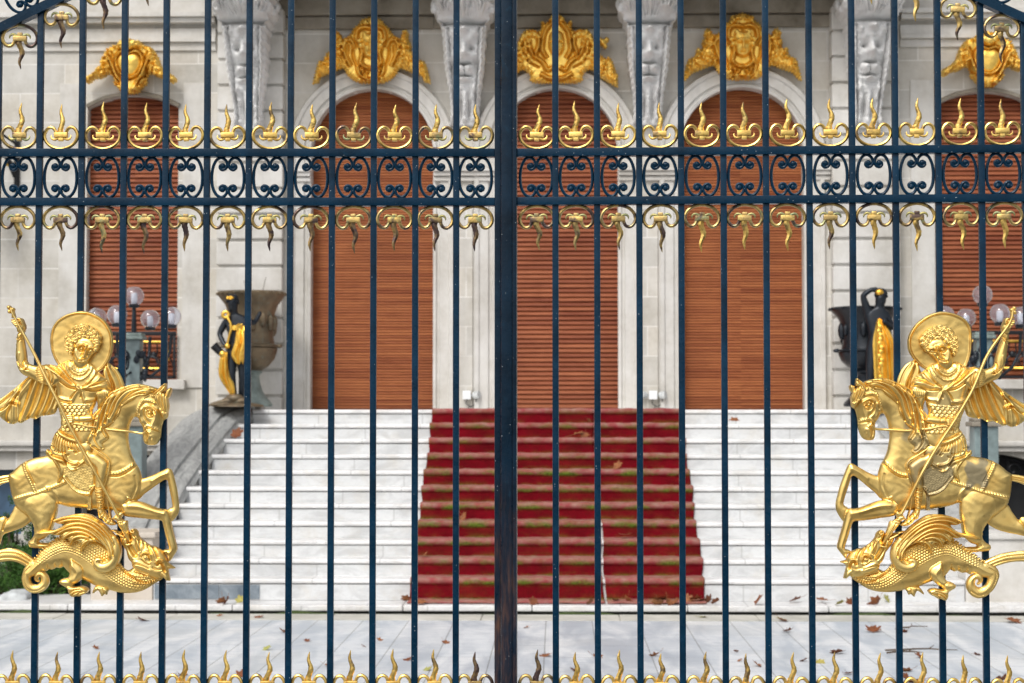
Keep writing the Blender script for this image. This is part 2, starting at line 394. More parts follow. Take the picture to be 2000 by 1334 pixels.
def finial(root, u, z, up=True, style='new'):
    k = FINK[0]; FINK[0] += 1; rnd = random.Random(k*13+5)
    mr, mf, ml = {'new': (M['gold_fin'],)*3, 'mid': (M['gold_old'], M['gold_old'], M['leafpatina']), 'worn': (M['gold_old'], M['gold_fin'], M['leafpatina']), 'old': (M['gold_old'], M['tarnish'], M['leafpatina'])}[style]
    o = link('finial', mesh_with(FR, mr), None, root); o.location = (u, rnd.uniform(-.001,.001), z)
    o.rotation_euler = (0 if up else math.pi, rnd.uniform(-.045,.045), rnd.uniform(-.12,.12))
    link('flame', mesh_with(FFL[rnd.randrange(6)], mf), None, o); link('collar', mesh_with(FC, mr), None, o)
    for q in (0,1): link('leaf', mesh_with(FLF[q], ml), None, o)
    return o
def scroll_mesh(sg):
    pts = [(10.5,-22,3.6),(14.6,-23.2,3.2),(15.8,-18.6,2.9),(11.2,-14.8,3.1),(4.8,-17,3.1),(1.6,-24,3.1),(4.6,-33,3.1),(13,-38,3.1),(22.5,-33.5,3.1),(29.4,-19,3.1),(31.6,0,3.1),(29.6,19,3.1),(22.5,32.5,3.1),(13,37.5,3.1),(4.6,33,3.1),(1.6,24.5,3.1),(4.8,17.5,3.1),(11.2,15.6,3.1),(15.6,19.2,2.9),(14.4,23.6,3.2),(10.5,22.4,3.6)]
    c = catmull(pts, False, 6); mb = MB()
    mb.tube([(sg*x*PXM,0,-y*PXM) for x,y,w in c],[w*PXM for x,y,w in c],8,1.3)
    for p in (pts[0], pts[-1]): mb.sphere((sg*p[0]*PXM,0,-p[1]*PXM), 6.0*PXM, (1,.72,1), 12)
    return mb.mesh('scroll')
SCM = [scroll_mesh(-1), scroll_mesh(1)]
def barbox(mb, u0, u1, y0, y1, z0, z1): mb.box(u0,u1,y0,y1,z0,z1,.0022)
def gate_leaf(L, bars, side):
    root = empty('gate_leaf', L.o, L.rz)
    lo = GZ*0 + .03                            # local heights start at the forecourt
    q = lambda px, py, off=0.0: L.loc(px, py, off)
    sgn = -1 if side == 'left' else 1
    top_end = 966 if side == 'left' else 1010
    # rails
    mid = 500 if side == 'left' else 1500
    zr = {}
    for key, ya, yb in (('upper', 291.5, 307), ('lower', 387, 402.5), ('bottom', 1363, 1379), ('bottom2', 1459, 1475)):
        dy = 0 if side == 'left' else -4.2*(1 if key in ('upper','lower') else -1)
        z1 = q(mid, ya+dy)[1]; z0 = q(mid, yb+dy)[1]; zr[key] = (z0, z1)
    uin = q(top_end, 700)[0]; uout = q(-62 if side == 'left' else 2075, 700)[0]
    a, b = min(uin,uout), max(uin,uout)
    zlow = .05
    for key, (z0, z1) in zr.items():
        mb = MB(); barbox(mb, a, b, -.019, .017, z0, z1); mb.build('rail', M['blue'], root, 40)
    mb = MB(); barbox(mb, a, b, -.022, .02, zlow, zlow+.05); mb.build('rail', M['blue'], root, 40)
    # sloping head rail (two parallel flats with a row of scrolls between them)
    def head(px): 
        d = abs(px-1000); return (57.5+(d-1000)*.5) if side == "left" else (38+(d-1000)*.446)
    for dyy, th in ((0, 19), (-108, 19)):
        pa, pb = (-64, top_end) if side == 'left' else (top_end, 2076)
        mb = MB(); ra = []
        for px in np.linspace(pa, pb, 9):
            u0, zt = q(px, head(px)+dyy-th/2); _, zb = q(px, head(px)+dyy+th/2)
            ra.append([(u0,-.02,zb),(u0,-.02,zt),(u0,.016,zt),(u0,.016,zb)])
        mb.loft(ra); mb.build('head_rail', M['blue'], root)
    # bars
    for px in bars:
        u = q(px, 545)[0]; zt = q(px, head(px))[1]
        mb = MB(); barbox(mb, u-.0097, u+.0097, -.0098, .0098, zlow+.052, zt); mb.build('bar', M['blue'], root, 40)
    # cells between the bars
    edges = ([-88+81.7*k for k in range(0)] + bars)
    if side == 'left': cells = [(edges[i]+edges[i+1])/2 for i in range(len(edges)-1)] + [(edges[-1]+top_end)/2]
    else: cells = [(top_end+edges[0])/2] + [(edges[i]+edges[i+1])/2 for i in range(len(edges)-1)]
    us = [q(c, 545)[0] for c in cells]
    for i, (c, u) in enumerate(zip(cells, us)):
        rnd = random.Random(i*7+(0 if side == 'left' else 100))
        finial(root, u, zr['upper'][1], True, 'new' if (side == 'right' or rnd.random() < .72) else 'worn')
        finial(root, u, zr['lower'][0], False, ('old' if rnd.random() < .7 else 'mid') if side == 'left' else ('mid' if rnd.random() < .3 else 'worn'))
        finial(root, u, zr['bottom'][1], True, 'old' if abs(c-990) < 70 else 'new')
        for s2 in (0,1):
            o = link('scroll', mesh_with(SCM[s2], M['blue']), None, root); o.location = (u, 0, (zr['upper'][0]+zr['lower'][1])/2); o.scale = (1,1,1.03)
            if abs(c-1000) > 770:
                o = link('scroll', mesh_with(SCM[s2], M['blue']), None, root); zz = q(c, head(c)-54)[1]; o.location = (u, 0, zz); o.rotation_euler = (0, -math.atan(.5)*(-sgn)*1.0, 0); o.scale = (1,1,.94)
        # hangers under the sloping head rail
        if abs(c-1000) > 660:
            finial(root, u, q(c, head(c)+8)[1], False, 'old' if side == 'left' else 'mid')
    # meeting stile
    zt = q(990, -455)[1]
    if side == 'left':
        u0, u1 = q(966,700)[0], q(978.5,700)[0]
        mb = MB(); barbox(mb, u0, u1, -.024, .02, .03, zt); mb.build('stile', M['bluerust'], root, 40)
        v0, v1 = q(978.8,700)[0], q(1000,700)[0]
        mb = MB(); barbox(mb, v0, v1, -.034, -.0245, .03, zt); mb.build('cover_strip', M['bluerust'], root, 40)
        mb = MB()
        barbox(mb, v0+.004, v1-.004, -.0240, .02, .03, zt); mb.build('stile', M['bluerust'], root, 40)
    else:
        u0, u1 = q(1000.4,700)[0], q(1010,700)[0]
        mb = MB(); barbox(mb, u0, u1, -.0285, .016, .03, zt); mb.build('stile', M['bluerust'], root, 40)
    # hinge stile, beyond the edge of the picture
    mb = MB(); ue = uout; barbox(mb, ue-.02, ue+.02, -.024, .024, .02, q(990,60)[1]); mb.build('stile', M['blue'], root, 40)
    return root
LB = [-7, 75.2, 157.6, 240.3, 322, 403, 485, 566.6, 648, 729.5, 811, 891]
RB = [1085, 1166.5, 1249, 1331, 1414, 1497, 1582, 1666, 1750.5, 1834.5, 1919, 2004]
gl = gate_leaf(LL, LB, 'left'); gr = gate_leaf(RL, RB, 'right')
tag(gl, 'navy wrought iron gate leaf on the left, carrying the thick rusting central strip', 'gate', 'leaves of the double gate')
tag(gr, 'navy wrought iron gate leaf right of the thick rusting central strip', 'gate', 'leaves of the double gate')
# ------------------------------------------------------------------ relief engine: embossed sheet work from shapes with a height of their own
def seg_dist(poly, X, Y, closed):
    d2 = np.full(X.shape, 1e18); P = np.asarray(poly, float); n = len(P)
    for i in range(n if closed else n-1):
        a = P[i]; b = P[(i+1) % n]; ab = b-a; L = max(ab@ab, 1e-9)
        t = np.clip(((X-a[0])*ab[0]+(Y-a[1])*ab[1])/L, 0, 1)
        dx = X-(a[0]+t*ab[0]); dy = Y-(a[1]+t*ab[1]); np.minimum(d2, dx*dx+dy*dy, out=d2)
    return np.sqrt(d2)
def inside(poly, X, Y):
    P = np.asarray(poly, float); n = len(P); c = np.zeros(X.shape, bool)
    for i in range(n):
        x0, y0 = P[i]; x1, y1 = P[(i+1) % n]
        if y0 == y1: continue
        k = ((y0 > Y) != (y1 > Y)) & (X < (x1-x0)*(Y-y0)/(y1-y0)+x0); c ^= k
    return c
def param(line, X, Y):
    P = np.asarray(line, float); best = np.full(X.shape, 1e18); S = np.zeros(X.shape); T = np.zeros(X.shape); acc = 0
    for a, b in zip(P[:-1], P[1:]):
        ab = b-a; L = math.hypot(*ab); t = np.clip(((X-a[0])*ab[0]+(Y-a[1])*ab[1])/(L*L), 0, 1)
        dx = X-(a[0]+t*ab[0]); dy = Y-(a[1]+t*ab[1]); d = dx*dx+dy*dy; k = d < best
        best[k] = d[k]; S[k] = acc+t[k]*L; T[k] = ((ab[0]*dy-ab[1]*dx)/L)[k]; acc += L
    return S, T
class Sh:
    """one embossed shape: outline, level of its rim, height of its dome and the distance over which the dome rises"""
    def __init__(s, pts, base=0, bulge=6, rad=10, strokes=(), tex=None, raw=False, n=5, hole=False):
        s.poly = np.array(pts, float) if raw else catmull(pts, True, n); s.base = base; s.bulge = bulge; s.rad = rad; s.strokes = list(strokes); s.tex = tex; s.hole = hole; s.line = None
def tubeshape(pts, widths, base, bulge, **k):
    c = catmull([(*p, w) for p, w in zip(pts, widths)], False, 5); m = max(widths)
    lo = c[:,:2].min(0)-m; hi = c[:,:2].max(0)+m
    s = Sh([lo, (hi[0],lo[1]), hi, (lo[0],hi[1])], base, bulge, m*.98, raw=True, **k); s.line = c; return s
def blob(x, y, r, base, h, **k):
    return Sh([(x+r*math.cos(q), y+r*math.sin(q)) for q in np.linspace(0,2*math.pi,15)[:-1]], base, h, r, raw=True, **k)
def relief_field(shapes, step):
    allp = np.concatenate([s.poly for s in shapes if not s.hole]); x0, y0 = allp.min(0)-3; x1, y1 = allp.max(0)+3
    gx = np.arange(x0, x1+step, step); gy = np.arange(y0, y1+step, step); X, Y = np.meshgrid(gx, gy)
    H = np.full(X.shape, -1e3); D = np.full(X.shape, 1e3)               # D: signed distance to the union (negative inside)
    for s in shapes:
        a = s.poly.min(0)-5; b = s.poly.max(0)+5
        ix = np.where((gx >= a[0]) & (gx <= b[0]))[0]; iy = np.where((gy >= a[1]) & (gy <= b[1]))[0]
        if len(ix) == 0 or len(iy) == 0: continue
        sl = (slice(iy[0], iy[-1]+1), slice(ix[0], ix[-1]+1)); x = X[sl]; y = Y[sl]
        if s.line is not None:
            d = np.full(x.shape, -1e3)
            for p, q in zip(s.line[:-1], s.line[1:]):
                ab = q[:2]-p[:2]; LL_ = max(ab@ab, 1e-9); t = np.clip(((x-p[0])*ab[0]+(y-p[1])*ab[1])/LL_, 0, 1)
                d = np.maximum(d, p[2]+(q[2]-p[2])*t-np.hypot(x-p[0]-t*ab[0], y-p[1]-t*ab[1]))
            ins = d > 0; d = np.abs(d)
        else: d = seg_dist(s.poly, x, y, True); ins = inside(s.poly, x, y)
        if s.hole:
            D[sl] = np.maximum(D[sl], np.where(ins, d, -d)); continue
        q = np.clip(d/s.rad, 0, 1); h = s.base + s.bulge*(.78 if s.rad > 8 else 1)*np.sqrt(np.maximum(0, 1-(1-q)**2))
        for st in s.strokes:
            pts, w, amp = st[0], st[1], st[2]
            line = catmull(pts, False, 6) if len(pts) > 2 else np.array(pts, float)
            dd = seg_dist(line, x, y, False); g = np.exp(-(dd/w)**2)
            if len(st) > 3 and st[3]:
                S, T = param(line, x, y); g = g*(.72+.28*np.sin(2*math.pi*(S/st[3]+T/(w*3.2))))
            h = h + (amp*1.5 if amp < 0 else amp)*g*np.clip(d/1.2, 0, 1)
        if s.tex is not None: h = h + s.tex(x, y, d)*np.clip(d/1.5, 0, 1)
        h = np.where(ins, h, -1e3); H[sl] = np.maximum(H[sl], h); D[sl] = np.minimum(D[sl], np.where(ins, -d, d))
    return X, Y, H, D
def relief_mesh(name, shapes, step=1.0, back=-4.0, edge=None, worn=None):
    """returns verts (n,3: x, y, height) and faces; closed with side walls and a flat back"""
    X, Y, H, D = relief_field(shapes, step); ny, nx = X.shape
    ins = D < 0
    cell = ins[:-1,:-1] | ins[1:,:-1] | ins[:-1,1:] | ins[1:,1:]
    use = np.zeros(X.shape, bool); use[:-1,:-1] |= cell; use[1:,:-1] |= cell; use[:-1,1:] |= cell; use[1:,1:] |= cell
    gyD, gxD = np.gradient(D, step); gl_ = np.sqrt(gxD**2+gyD**2)+1e-6
    out = use & ~ins
    # heights of the rim vertices: the highest inside neighbour
    Hn = H.copy(); best = np.full(H.shape, -1e3)
    for dy in (-1,0,1):
        for dx in (-1,0,1):
            sh = np.roll(np.roll(np.where(ins, H, -1e3), dy, 0), dx, 1); best = np.maximum(best, sh)
    low = np.full(H.shape, 1e3)
    for dy in (-1,0,1):
        for dx in (-1,0,1):
            sh = np.roll(np.roll(np.where(ins, H, 1e3), dy, 0), dx, 1); low = np.minimum(low, sh)
    Hn = np.where(out, low, H); Hn = np.where(Hn > 900, best, Hn)
    mv = np.minimum(D, step*1.5)
    Xv = np.where(out, X-gxD/gl_*mv, X); Yv = np.where(out, Y-gyD/gl_*mv, Y)
    if edge is not None: Hn = np.where(out, np.minimum(Hn, edge), Hn)
    idx = -np.ones(X.shape, int); k = np.where(use.ravel())[0]; idx.ravel()[k] = np.arange(len(k))
    V = np.stack([Xv.ravel()[k], Yv.ravel()[k], Hn.ravel()[k]], 1); nv = len(V)
    cy, cx = np.where(cell); a = idx[cy,cx]; b = idx[cy,cx+1]; c = idx[cy+1,cx+1]; d = idx[cy+1,cx]
    F = np.stack([a,d,c,b], 1)
    # boundary edges -> walls, and the back
    E = np.concatenate([F[:,[0,1]],F[:,[1,2]],F[:,[2,3]],F[:,[3,0]]]); key = E[:,0]*np.int64(nv)+E[:,1]; rev = E[:,1]*np.int64(nv)+E[:,0]
    bd = E[~np.isin(key, rev)]
    bv = np.unique(bd); mp = -np.ones(nv, int); mp[bv] = nv+np.arange(len(bv))
    VB = V[bv].copy(); VB[:,2] = back; V2 = np.concatenate([V, VB])
    W = np.stack([bd[:,1], bd[:,0], mp[bd[:,0]], mp[bd[:,1]]], 1)
    # flat back sheet sharing the rim
    Vb = V.copy(); Vb[:,2] = back; off = len(V2); mpb = np.arange(nv)+off; mpb[bv] = mp[bv]
    V3 = np.concatenate([V2, Vb]); FB = mpb[F][:,::-1]
    return V3, np.concatenate([F, W, FB])
def mesh_np(name, V, F):
    used = np.unique(F); mp = -np.ones(len(V), int); mp[used] = np.arange(len(used)); V = V[used]; F = mp[F]
    me = bpy.data.meshes.new(name); me.vertices.add(len(V)); me.vertices.foreach_set('co', V.astype(np.float32).ravel())
    me.loops.add(F.size); me.loops.foreach_set('vertex_index', F.astype(np.int32).ravel())
    me.polygons.add(len(F)); me.polygons.foreach_set('loop_start', np.arange(0, F.size, 4, dtype=np.int32)); me.polygons.foreach_set('loop_total', np.full(len(F), 4, np.int32))
    me.polygons.foreach_set('use_smooth', np.ones(len(F), bool)); me.update(calc_edges=True); me.validate(); return me, used
# --- thin plate warp from the left relief to the right one
def tps(src, dst, lam=1.0):
    src = np.array(src, float); dst = np.array(dst, float); n = len(src)
    r = np.sqrt(((src[:,None]-src[None])**2).sum(-1)); K = np.where(r > 0, r*r*np.log(r+1e-9), 0)+np.eye(n)*lam*100
    P = np.concatenate([np.ones((n,1)), src], 1); A = np.zeros((n+3,n+3)); A[:n,:n] = K; A[:n,n:] = P; A[n:,:n] = P.T
    w = np.linalg.solve(A, np.concatenate([dst, np.zeros((3,2))]))
    def f(p):
        r = np.sqrt(((p[:,None]-src[None])**2).sum(-1)); K = np.where(r > 0, r*r*np.log(r+1e-9), 0)
        return K@w[:n] + np.concatenate([np.ones((len(p),1)), p], 1)@w[n:]
    return f
# ------------------------------------------------------------------ the gilded reliefs (all outlines in photo pixels of the left one)
def fishscale(w, hgt, amp, box, slope=0.0):
    x0, y0, x1, y1 = box
    def f(x, y, d):
        yy = y - slope*(x-x0); r = np.zeros(x.shape)
        best = np.zeros(x.shape)
        for k in (0, 1):                                       # two interleaved rows, upper one overlapping the next
            row = np.floor(yy/hgt)-k; xo = np.where(np.mod(row,2) == 0, 0, w/2)
            cx = (np.floor((x-xo)/w)+.5)*w+xo; cy = row*hgt
            q = np.sqrt(((x-cx)/(w*.56))**2+((yy-cy)/(hgt*1.35))**2)
            v = np.where(q < 1, (1-k*.35)*np.clip((1-q)*3.2, 0, 1)*(.6+.5*(yy-cy)/(hgt*1.3)), 0); best = np.maximum(best, v)
        m = (x > x0) & (x < x1) & (y > y0) & (y < y1)
        return amp*best*m
    return f
def grain(amp, sc, box=None):
    def f(x, y, d):
        v = np.sin(x*sc+1.7*np.sin(y*sc*.83))*np.sin(y*sc*1.13+1.3*np.sin(x*sc*.71))
        if box is not None: v = v*((x > box[0]) & (x < box[2]) & (y > box[1]) & (y < box[3]))
        return amp*v
    return f
def addtex(*fs): return lambda x, y, d: sum(f(x, y, d) for f in fs)
def curl(x, y, r, base=20, h=4.0):
    def tx(X, Y, d):
        q = np.hypot(X-x, Y-y); a = np.arctan2(Y-y, X-x)
        return 1.1*np.cos(2*math.pi*(q/3.4)-a)*(q < r*.9)
    return blob(x, y, r, base, h, tex=tx)
E = {}
E['halo'] = dict(mat='gold', back=-4, shapes=[Sh([(156,607),(180,611.5),(201,625),(213.5,643),(218,662),(216,689),(204,714),(185,728),(150,735),(125,724),(108,709),(97.5,686),(95,662),(98.5,641),(110,624),(131,612)], 0, 2.5, 2.5,
   strokes=[], tex=addtex(lambda x,y,d: 2.6*np.exp(-((d-2.6)/2.0)**2), grain(.18,.16)))])
E['cape'] = dict(mat='gold', back=-4, shapes=[
  Sh([(120,742),(100,742),(78,738),(54,735),(42,744),(28,756),(14,767),(0,777),(-14,785),(-27,794),(-34,803),(-31,812),(-20,813),(-9,810),(2,819),(12,826),(22,828.5),(31,825),(38,826.5),(47,821),(57,817),(66,819),(74,814),(81,812),(92,811),(104,807),(110,796),(117,785),(122,768)], 0, 5, 12,
   strokes=[([(60,740),(48,756),(36,772),(33,792),(34,824)],4,4.5),([(54,737),(40,752),(34,770),(30,788)],1.6,-3.5),([(70,741),(60,768),(50,795),(38,824)],3.5,3.5),([(64,741),(54,770),(44,800),(35,824)],1.8,-4.0),([(84,744),(78,768),(70,792),(58,815)],3.5,3.8),([(77,742),(69,768),(60,795),(50,818)],1.8,-3.6),
     ([(98,748),(92,772),(84,794),(76,811)],3.5,3.8),([(91,747),(85,770),(77,792),(67,815)],1.8,-3.4),([(109,757),(104,776),(97,794),(88,810)],3.2,3.4),([(104,752),(98,775),(90,796),(83,810)],1.7,-3.2),([(114,772),(110,786),(104,800)],2.6,2.6),
     ([(34,762),(20,780),(6,800),(-8,808)],3.2,3.6),([(30,772),(18,792),(10,812),(12,824)],1.8,-3.5),([(24,790),(23,805),(22,826)],3,3.0),([(22,766),(4,782),(-16,798)],1.8,-3.0),([(28,790),(18,787),(8,796),(0,801)],1.7,-3.5),([(34,788),(22,783),(10,790)],2.6,3.0)]),
  Sh([(204,707.5),(200,722),(195,742),(197,760),(210,772),(228,772),(239,757),(237,742),(229,726),(217,714)], 0, 4, 8,
   strokes=[([(204,709),(210,728),(216,748),(219,768)],1.6,-3.5),([(208,716),(216,732),(224,750),(227,768)],4,3.5),([(201,722),(205,742),(208,764)],3,2.5),([(214,716),(226,734),(234,756)],1.5,-1.5)])])
mane_str = []
for a in ([(300,763),(280,760),(258,768),(240,785),(230,806),(222,822)],[(290,757),(268,757),(246,764),(230,780),(222,800),(214,815)],[(270,752),(250,757),(232,768),(220,784),(212,806),(208,826)],[(244,758),(226,768),(213,782),(206,800),(200,820),(196,838)],[(222,768),(208,780),(199,796),(192,814),(188,836),(190,850)],
          [(204,786),(196,802),(187,816),(183,830),(184,846)],[(285,768),(268,770),(252,778),(240,790)],[(206,806),(200,826),(202,842),(210,856)],[(187,820),(182,836),(176,848),(170,860)],[(192,838),(186,856),(194,872),(201,876)],[(176,850),(172,860),(178,868)]):
    mane_str.append((a, 1.3, -3.0)); mane_str.append(([(x+2.9,y+3.0) for x,y in a], 2.4, 2.2))
E['mane'] = dict(mat='gold', back=0, shapes=[Sh([(196,797),(187,804),(178,816),(176.5,832),(166,844),(161,855),(165,865),(178,871),(192,879),(205,877.5),(201,866),(207,862),(214,853),(207,841),(205,836),(213,833),(222,825),(228,817),(234,809),(238,796),(250,787),(262,781),(270,774),(284,772),(297,766),(306,760),(300,756),(289,753),(274,750),(255,752),(234,758.5),(217,766),(203,782)], 16, 6, 7, strokes=mane_str),
   Sh([(306,771),(311,765),(320,769),(326,776),(328,792),(326,808),(322,816),(318,812),(312,799),(305,786),(303,778)], 19, 4, 6, strokes=[([(312,768),(313,784),(319,804)],1.1,-2.4),([(318,770),(319,786),(323,806)],1.1,-2.4),([(323,774),(325,790),(325,806)],1.0,-2.0),([(309,772),(308,782),(314,798)],1.0,-2.0)])])
head_st = [([(283,796),(290,793),(298,796),(306,803)],2.2,3.2),([(286,800),(291,797),(298,800),(303,808)],1.0,-2.4),([(288,803),(287,808),(291,814),(297,815),(299,809)],1.0,-2.6),([(293,800.5),(298.5,803),(298,809),(293,811.5),(289,808),(289.5,803),(293,801)],.9,-2.2),
  ([(283,797),(281,808),(285,820),(292,827)],1.4,-2.0),([(306,806),(303,820),(297,832)],3,2.2),([(276,800),(272,812),(276,826)],3.4,2.2),([(310,800),(316,812),(318,820)],1.1,-2.2),
  ([(278,838),(283,833.5),(288,832),(297,834.5),(313,840)],2.3,3.0,4.5),([(278,842),(284,838),(290,836.5),(298,839),(312,844)],.9,-2.0),([(268,812),(268.5,804),(272,794),(277,786),(284,782),(295,783),(304,788)],2.0,2.6,4.5),([(272,808),(274,798),(280,790),(287,787),(299,790)],.9,-1.6),([(277,785),(283,777),(290,772)],1.8,2.2,4.5),
  ([(285,835),(288,842),(293,846),(290,851)],1.7,2.4),([(283,850),(284,858),(288,866)],1.0,-2.4),([(289,858),(292,852),(297,851),(299,856),(296,860)],1.5,1.8)]
E['horse'] = dict(mat='gold', back=-4, shapes=[
  # far hind leg, tail, far foreleg
  tubeshape([(20,934),(8,936),(-6,940),(-20,950),(-33,968),(-40,990)],[7,7.5,8.5,9.5,9,3],0,5, strokes=[([(14,934),(-6,939),(-22,952),(-34,976)],1.2,-2.2),([(14,938),(-8,944),(-24,958),(-36,982)],1.2,-2.0)]),
  Sh([(30,985),(20,1001),(12,1014),(7,1010),(0,1010),(-7,1014),(-9,1022),(-12,1034),(-18,1050),(-22,1060),(-17,1066),(-6,1066),(-2,1058),(2,1046),(14,1040.5),(28,1036),(42,1030),(56,1020),(70,1004),(60,980)],0,7,12, strokes=[([(12,1014),(6,1024),(3,1036)],1.3,-2.5)]),
  Sh([(268,931),(276,934.5),(294,929),(306,923.5),(317,918.5),(325.5,915),(332,917.5),(336,927),(340,942),(344,960),(346,976),(347.5,991),(346,1003),(339,1013.5),(332,1019),(328,1012),(325,1002),(327,994.5),(334,990.5),(333,978),(330,963),(327,948),(324.5,938.5),(318,938),(309,944),(299,951),(288,959),(278.5,966),(268,976),(258,972)],0,8,9, strokes=[([(296,940),(312,930),(325,925)],3,1.5)]),
  # trunk with neck and head
  Sh([(15,928),(22,922),(32,912),(43.5,903.5),(55,898),(67.5,894),(88,890),(108,884),(130,872),(152,858),(170,838),(180,815),(192,800),(203,783),(217,766.5),(234,759.5),(255,752.5),(274,750.5),(289,753.5),(303,757),(312,763),(320,768),(325,778),(328.5,792),(326.5,806),(325,815.5),(318,821),(315.5,828),(313.5,835),(312.5,845),(311,855),(304.5,867),(294,870),(282,867),(278,858),(277.5,847),(277.5,836),(271.5,826),(268,817),(261,814.5),(255,821.5),(250.5,835),(247.8,853),(250,872),(254,888),(261,902.5),(268,914),(273,927),(275,942),(273,960),(268,974),(262,984),(255,1000),(243,1008),(225,998.5),(205,996.5),(192,995.5),(170,994),(150,992),(130,990),(111,986),(109,1002),(102,1026),(97,1040),(90,1047),(83,1053),(74,1056.5),(75,1060.5),(86,1061),(96,1062.5),(95,1068),(81,1071.5),(67,1071),(55,1068.5),(53.5,1058.5),(59,1053.5),(64,1045),(65.5,1036),(64,1025),(58,1015.5),(44,1003),(29,990),(23,975),(19,960),(16,944)],3,16,26,
   strokes=head_st+[
    ([(45,904.5),(48,914),(53,925),(63,945),(71,963)],2.4,3.2,5),([(49.5,903.5),(53,914),(58,925),(67.5,944)],.9,-1.6),([(22,975.5),(33,973.5),(45,970),(57,967),(71,964),(84,959),(97.5,954),(112,948),(128,941)],2.6,3.6,5),
    ([(214,925),(222,926),(230,925),(239,921.5),(247.5,917.5),(256,911.5),(264.5,904.5)],3.0,4.2,6),([(216,930),(232,930),(250,922),(267,909)],1.1,-2.0),
    ([(116,985),(112,968),(102,956),(92,952)],2.0,1.8),([(50,1003),(62,1012),(72,1030)],3,1.2),([(70,1006),(73,1012)],1.1,-1.6),([(92,1003),(88,1018)],.8,-1.4),([(250,972),(262,978)],1.2,2.0),([(240,990),(250,978),(262,977)],1.4,-2.2),([(263,930),(266,950),(258,972)],2.0,-1.0)],
   tex=grain(.16,.2)),
  # ears
  Sh([(297,773),(302,766),(309,760),(316,754),(322.5,748.5),(323.5,755),(322,763),(315,768),(306,774),(300,777)],17,5,4, strokes=[([(302,771),(312,762),(320,754)],1.6,-3.5)],n=4),
  Sh([(325,779),(323,771),(324,764),(328,760),(332.5,757),(334,762),(332,769),(329,776)],12,5,3,n=4),
  # eye ball
  blob(293.5,806,3.2,19,2.6),
  # near foreleg
  Sh([(236,985),(249,981),(261,979),(272,980),(283,983.5),(294,988),(306,992.5),(316,994.5),(325,996),(329.5,1004),(331.5,1016),(334,1030),(337,1043),(340.5,1056),(343.8,1073),(338,1085),(329,1097),(325.5,1086),(317,1077),(321,1073.5),(328,1072.5),(329,1068),(326,1057),(322.5,1044),(319.5,1031),(316.5,1019),(312,1016),(299,1014.5),(285,1013.2),(265,1011),(246,1009),(238,1003)],9,10,10, strokes=[([(252,988),(275,990),(300,997),(320,1003)],4,1.6),([(325,1078),(332,1090)],1.0,-1.6)]),
  # near hind leg over the belly
  Sh([(60,960),(80,954),(98,960),(108,975),(110,990),(107,1008),(101,1026),(96,1040),(84,1050),(74,1054),(66,1048),(66,1036),(64,1025),(56,1012),(46,996),(44,976)],9,12,26, tex=grain(.16,.2)),
  ])
E['saddle_cloth'] = dict(mat='gold', back=4, shapes=[Sh([(128,908),(124,930),(127,938),(133,943.5),(142,955.5),(151,962),(162,966.5),(175,968),(181,962),(185,952),(186,930),(183,908),(160,902)],18,3,5, strokes=[([(126,931),(134,942),(143,954),(155,962.5),(174,965)],2.0,2.4,3.2),([(131,931),(139,942),(148,951),(158,957),(174,960)],.9,-1.6)], tex=grain(.35,1.1)),
   Sh([(172,962),(181,962),(180,975),(178.5,996),(171.5,995.5),(172.5,980)],16,2,2,raw=True, strokes=[([(176,964),(175,994)],.9,-1.5)]),
   blob(181,953,4.2,22,3.5,strokes=[([(178,950),(184,956)],.8,-2),([(184,950),(178,956)],.8,-2)]), tubeshape([(184,950),(190,946),(197,942)],[1.4,1.4,1.2],22,2), tubeshape([(180,957),(178,962),(177,968)],[1.4,1.4,.8],22,2)])
hair = []
for (x,y,r) in [(152,643,8),(161,641,8.2),(170,642,8),(179,646,7.5),(187,652,7),(143,650,7.5),(138,658,7),(192,660,6.5),(134,666,6.5),(146,659,7),(158,655,7.5),(174,655,7.8),(184,661,6.5),(192,670,5.8),(189,678,5.2),(133,674,6),(141,669,6.5),(150,664.5,5.8),(188,667,5.5),(135,682,5.4),(143,677,5.2),(139,689,4.8),(166,648,7),(140,683,4.5),(187,684.5,4),(165,658,5.5),(180,654,5.5),(144,640.5+3,5),(131,660,4)]:
    hair.append(curl(x,y,r,20+.05*random.uniform(-20,20),3.2))
E['hair'] = dict(mat='gold', back=6, shapes=[Sh([(131,676),(130.5,658),(138,643),(153,635),(168,633.5),(184.5,641),(195,653),(196.5,668),(192,682),(187,688),(184,675),(177,666),(163,662),(151,668),(145,680),(139.5,693),(134,688)],18,3,6)]+hair)
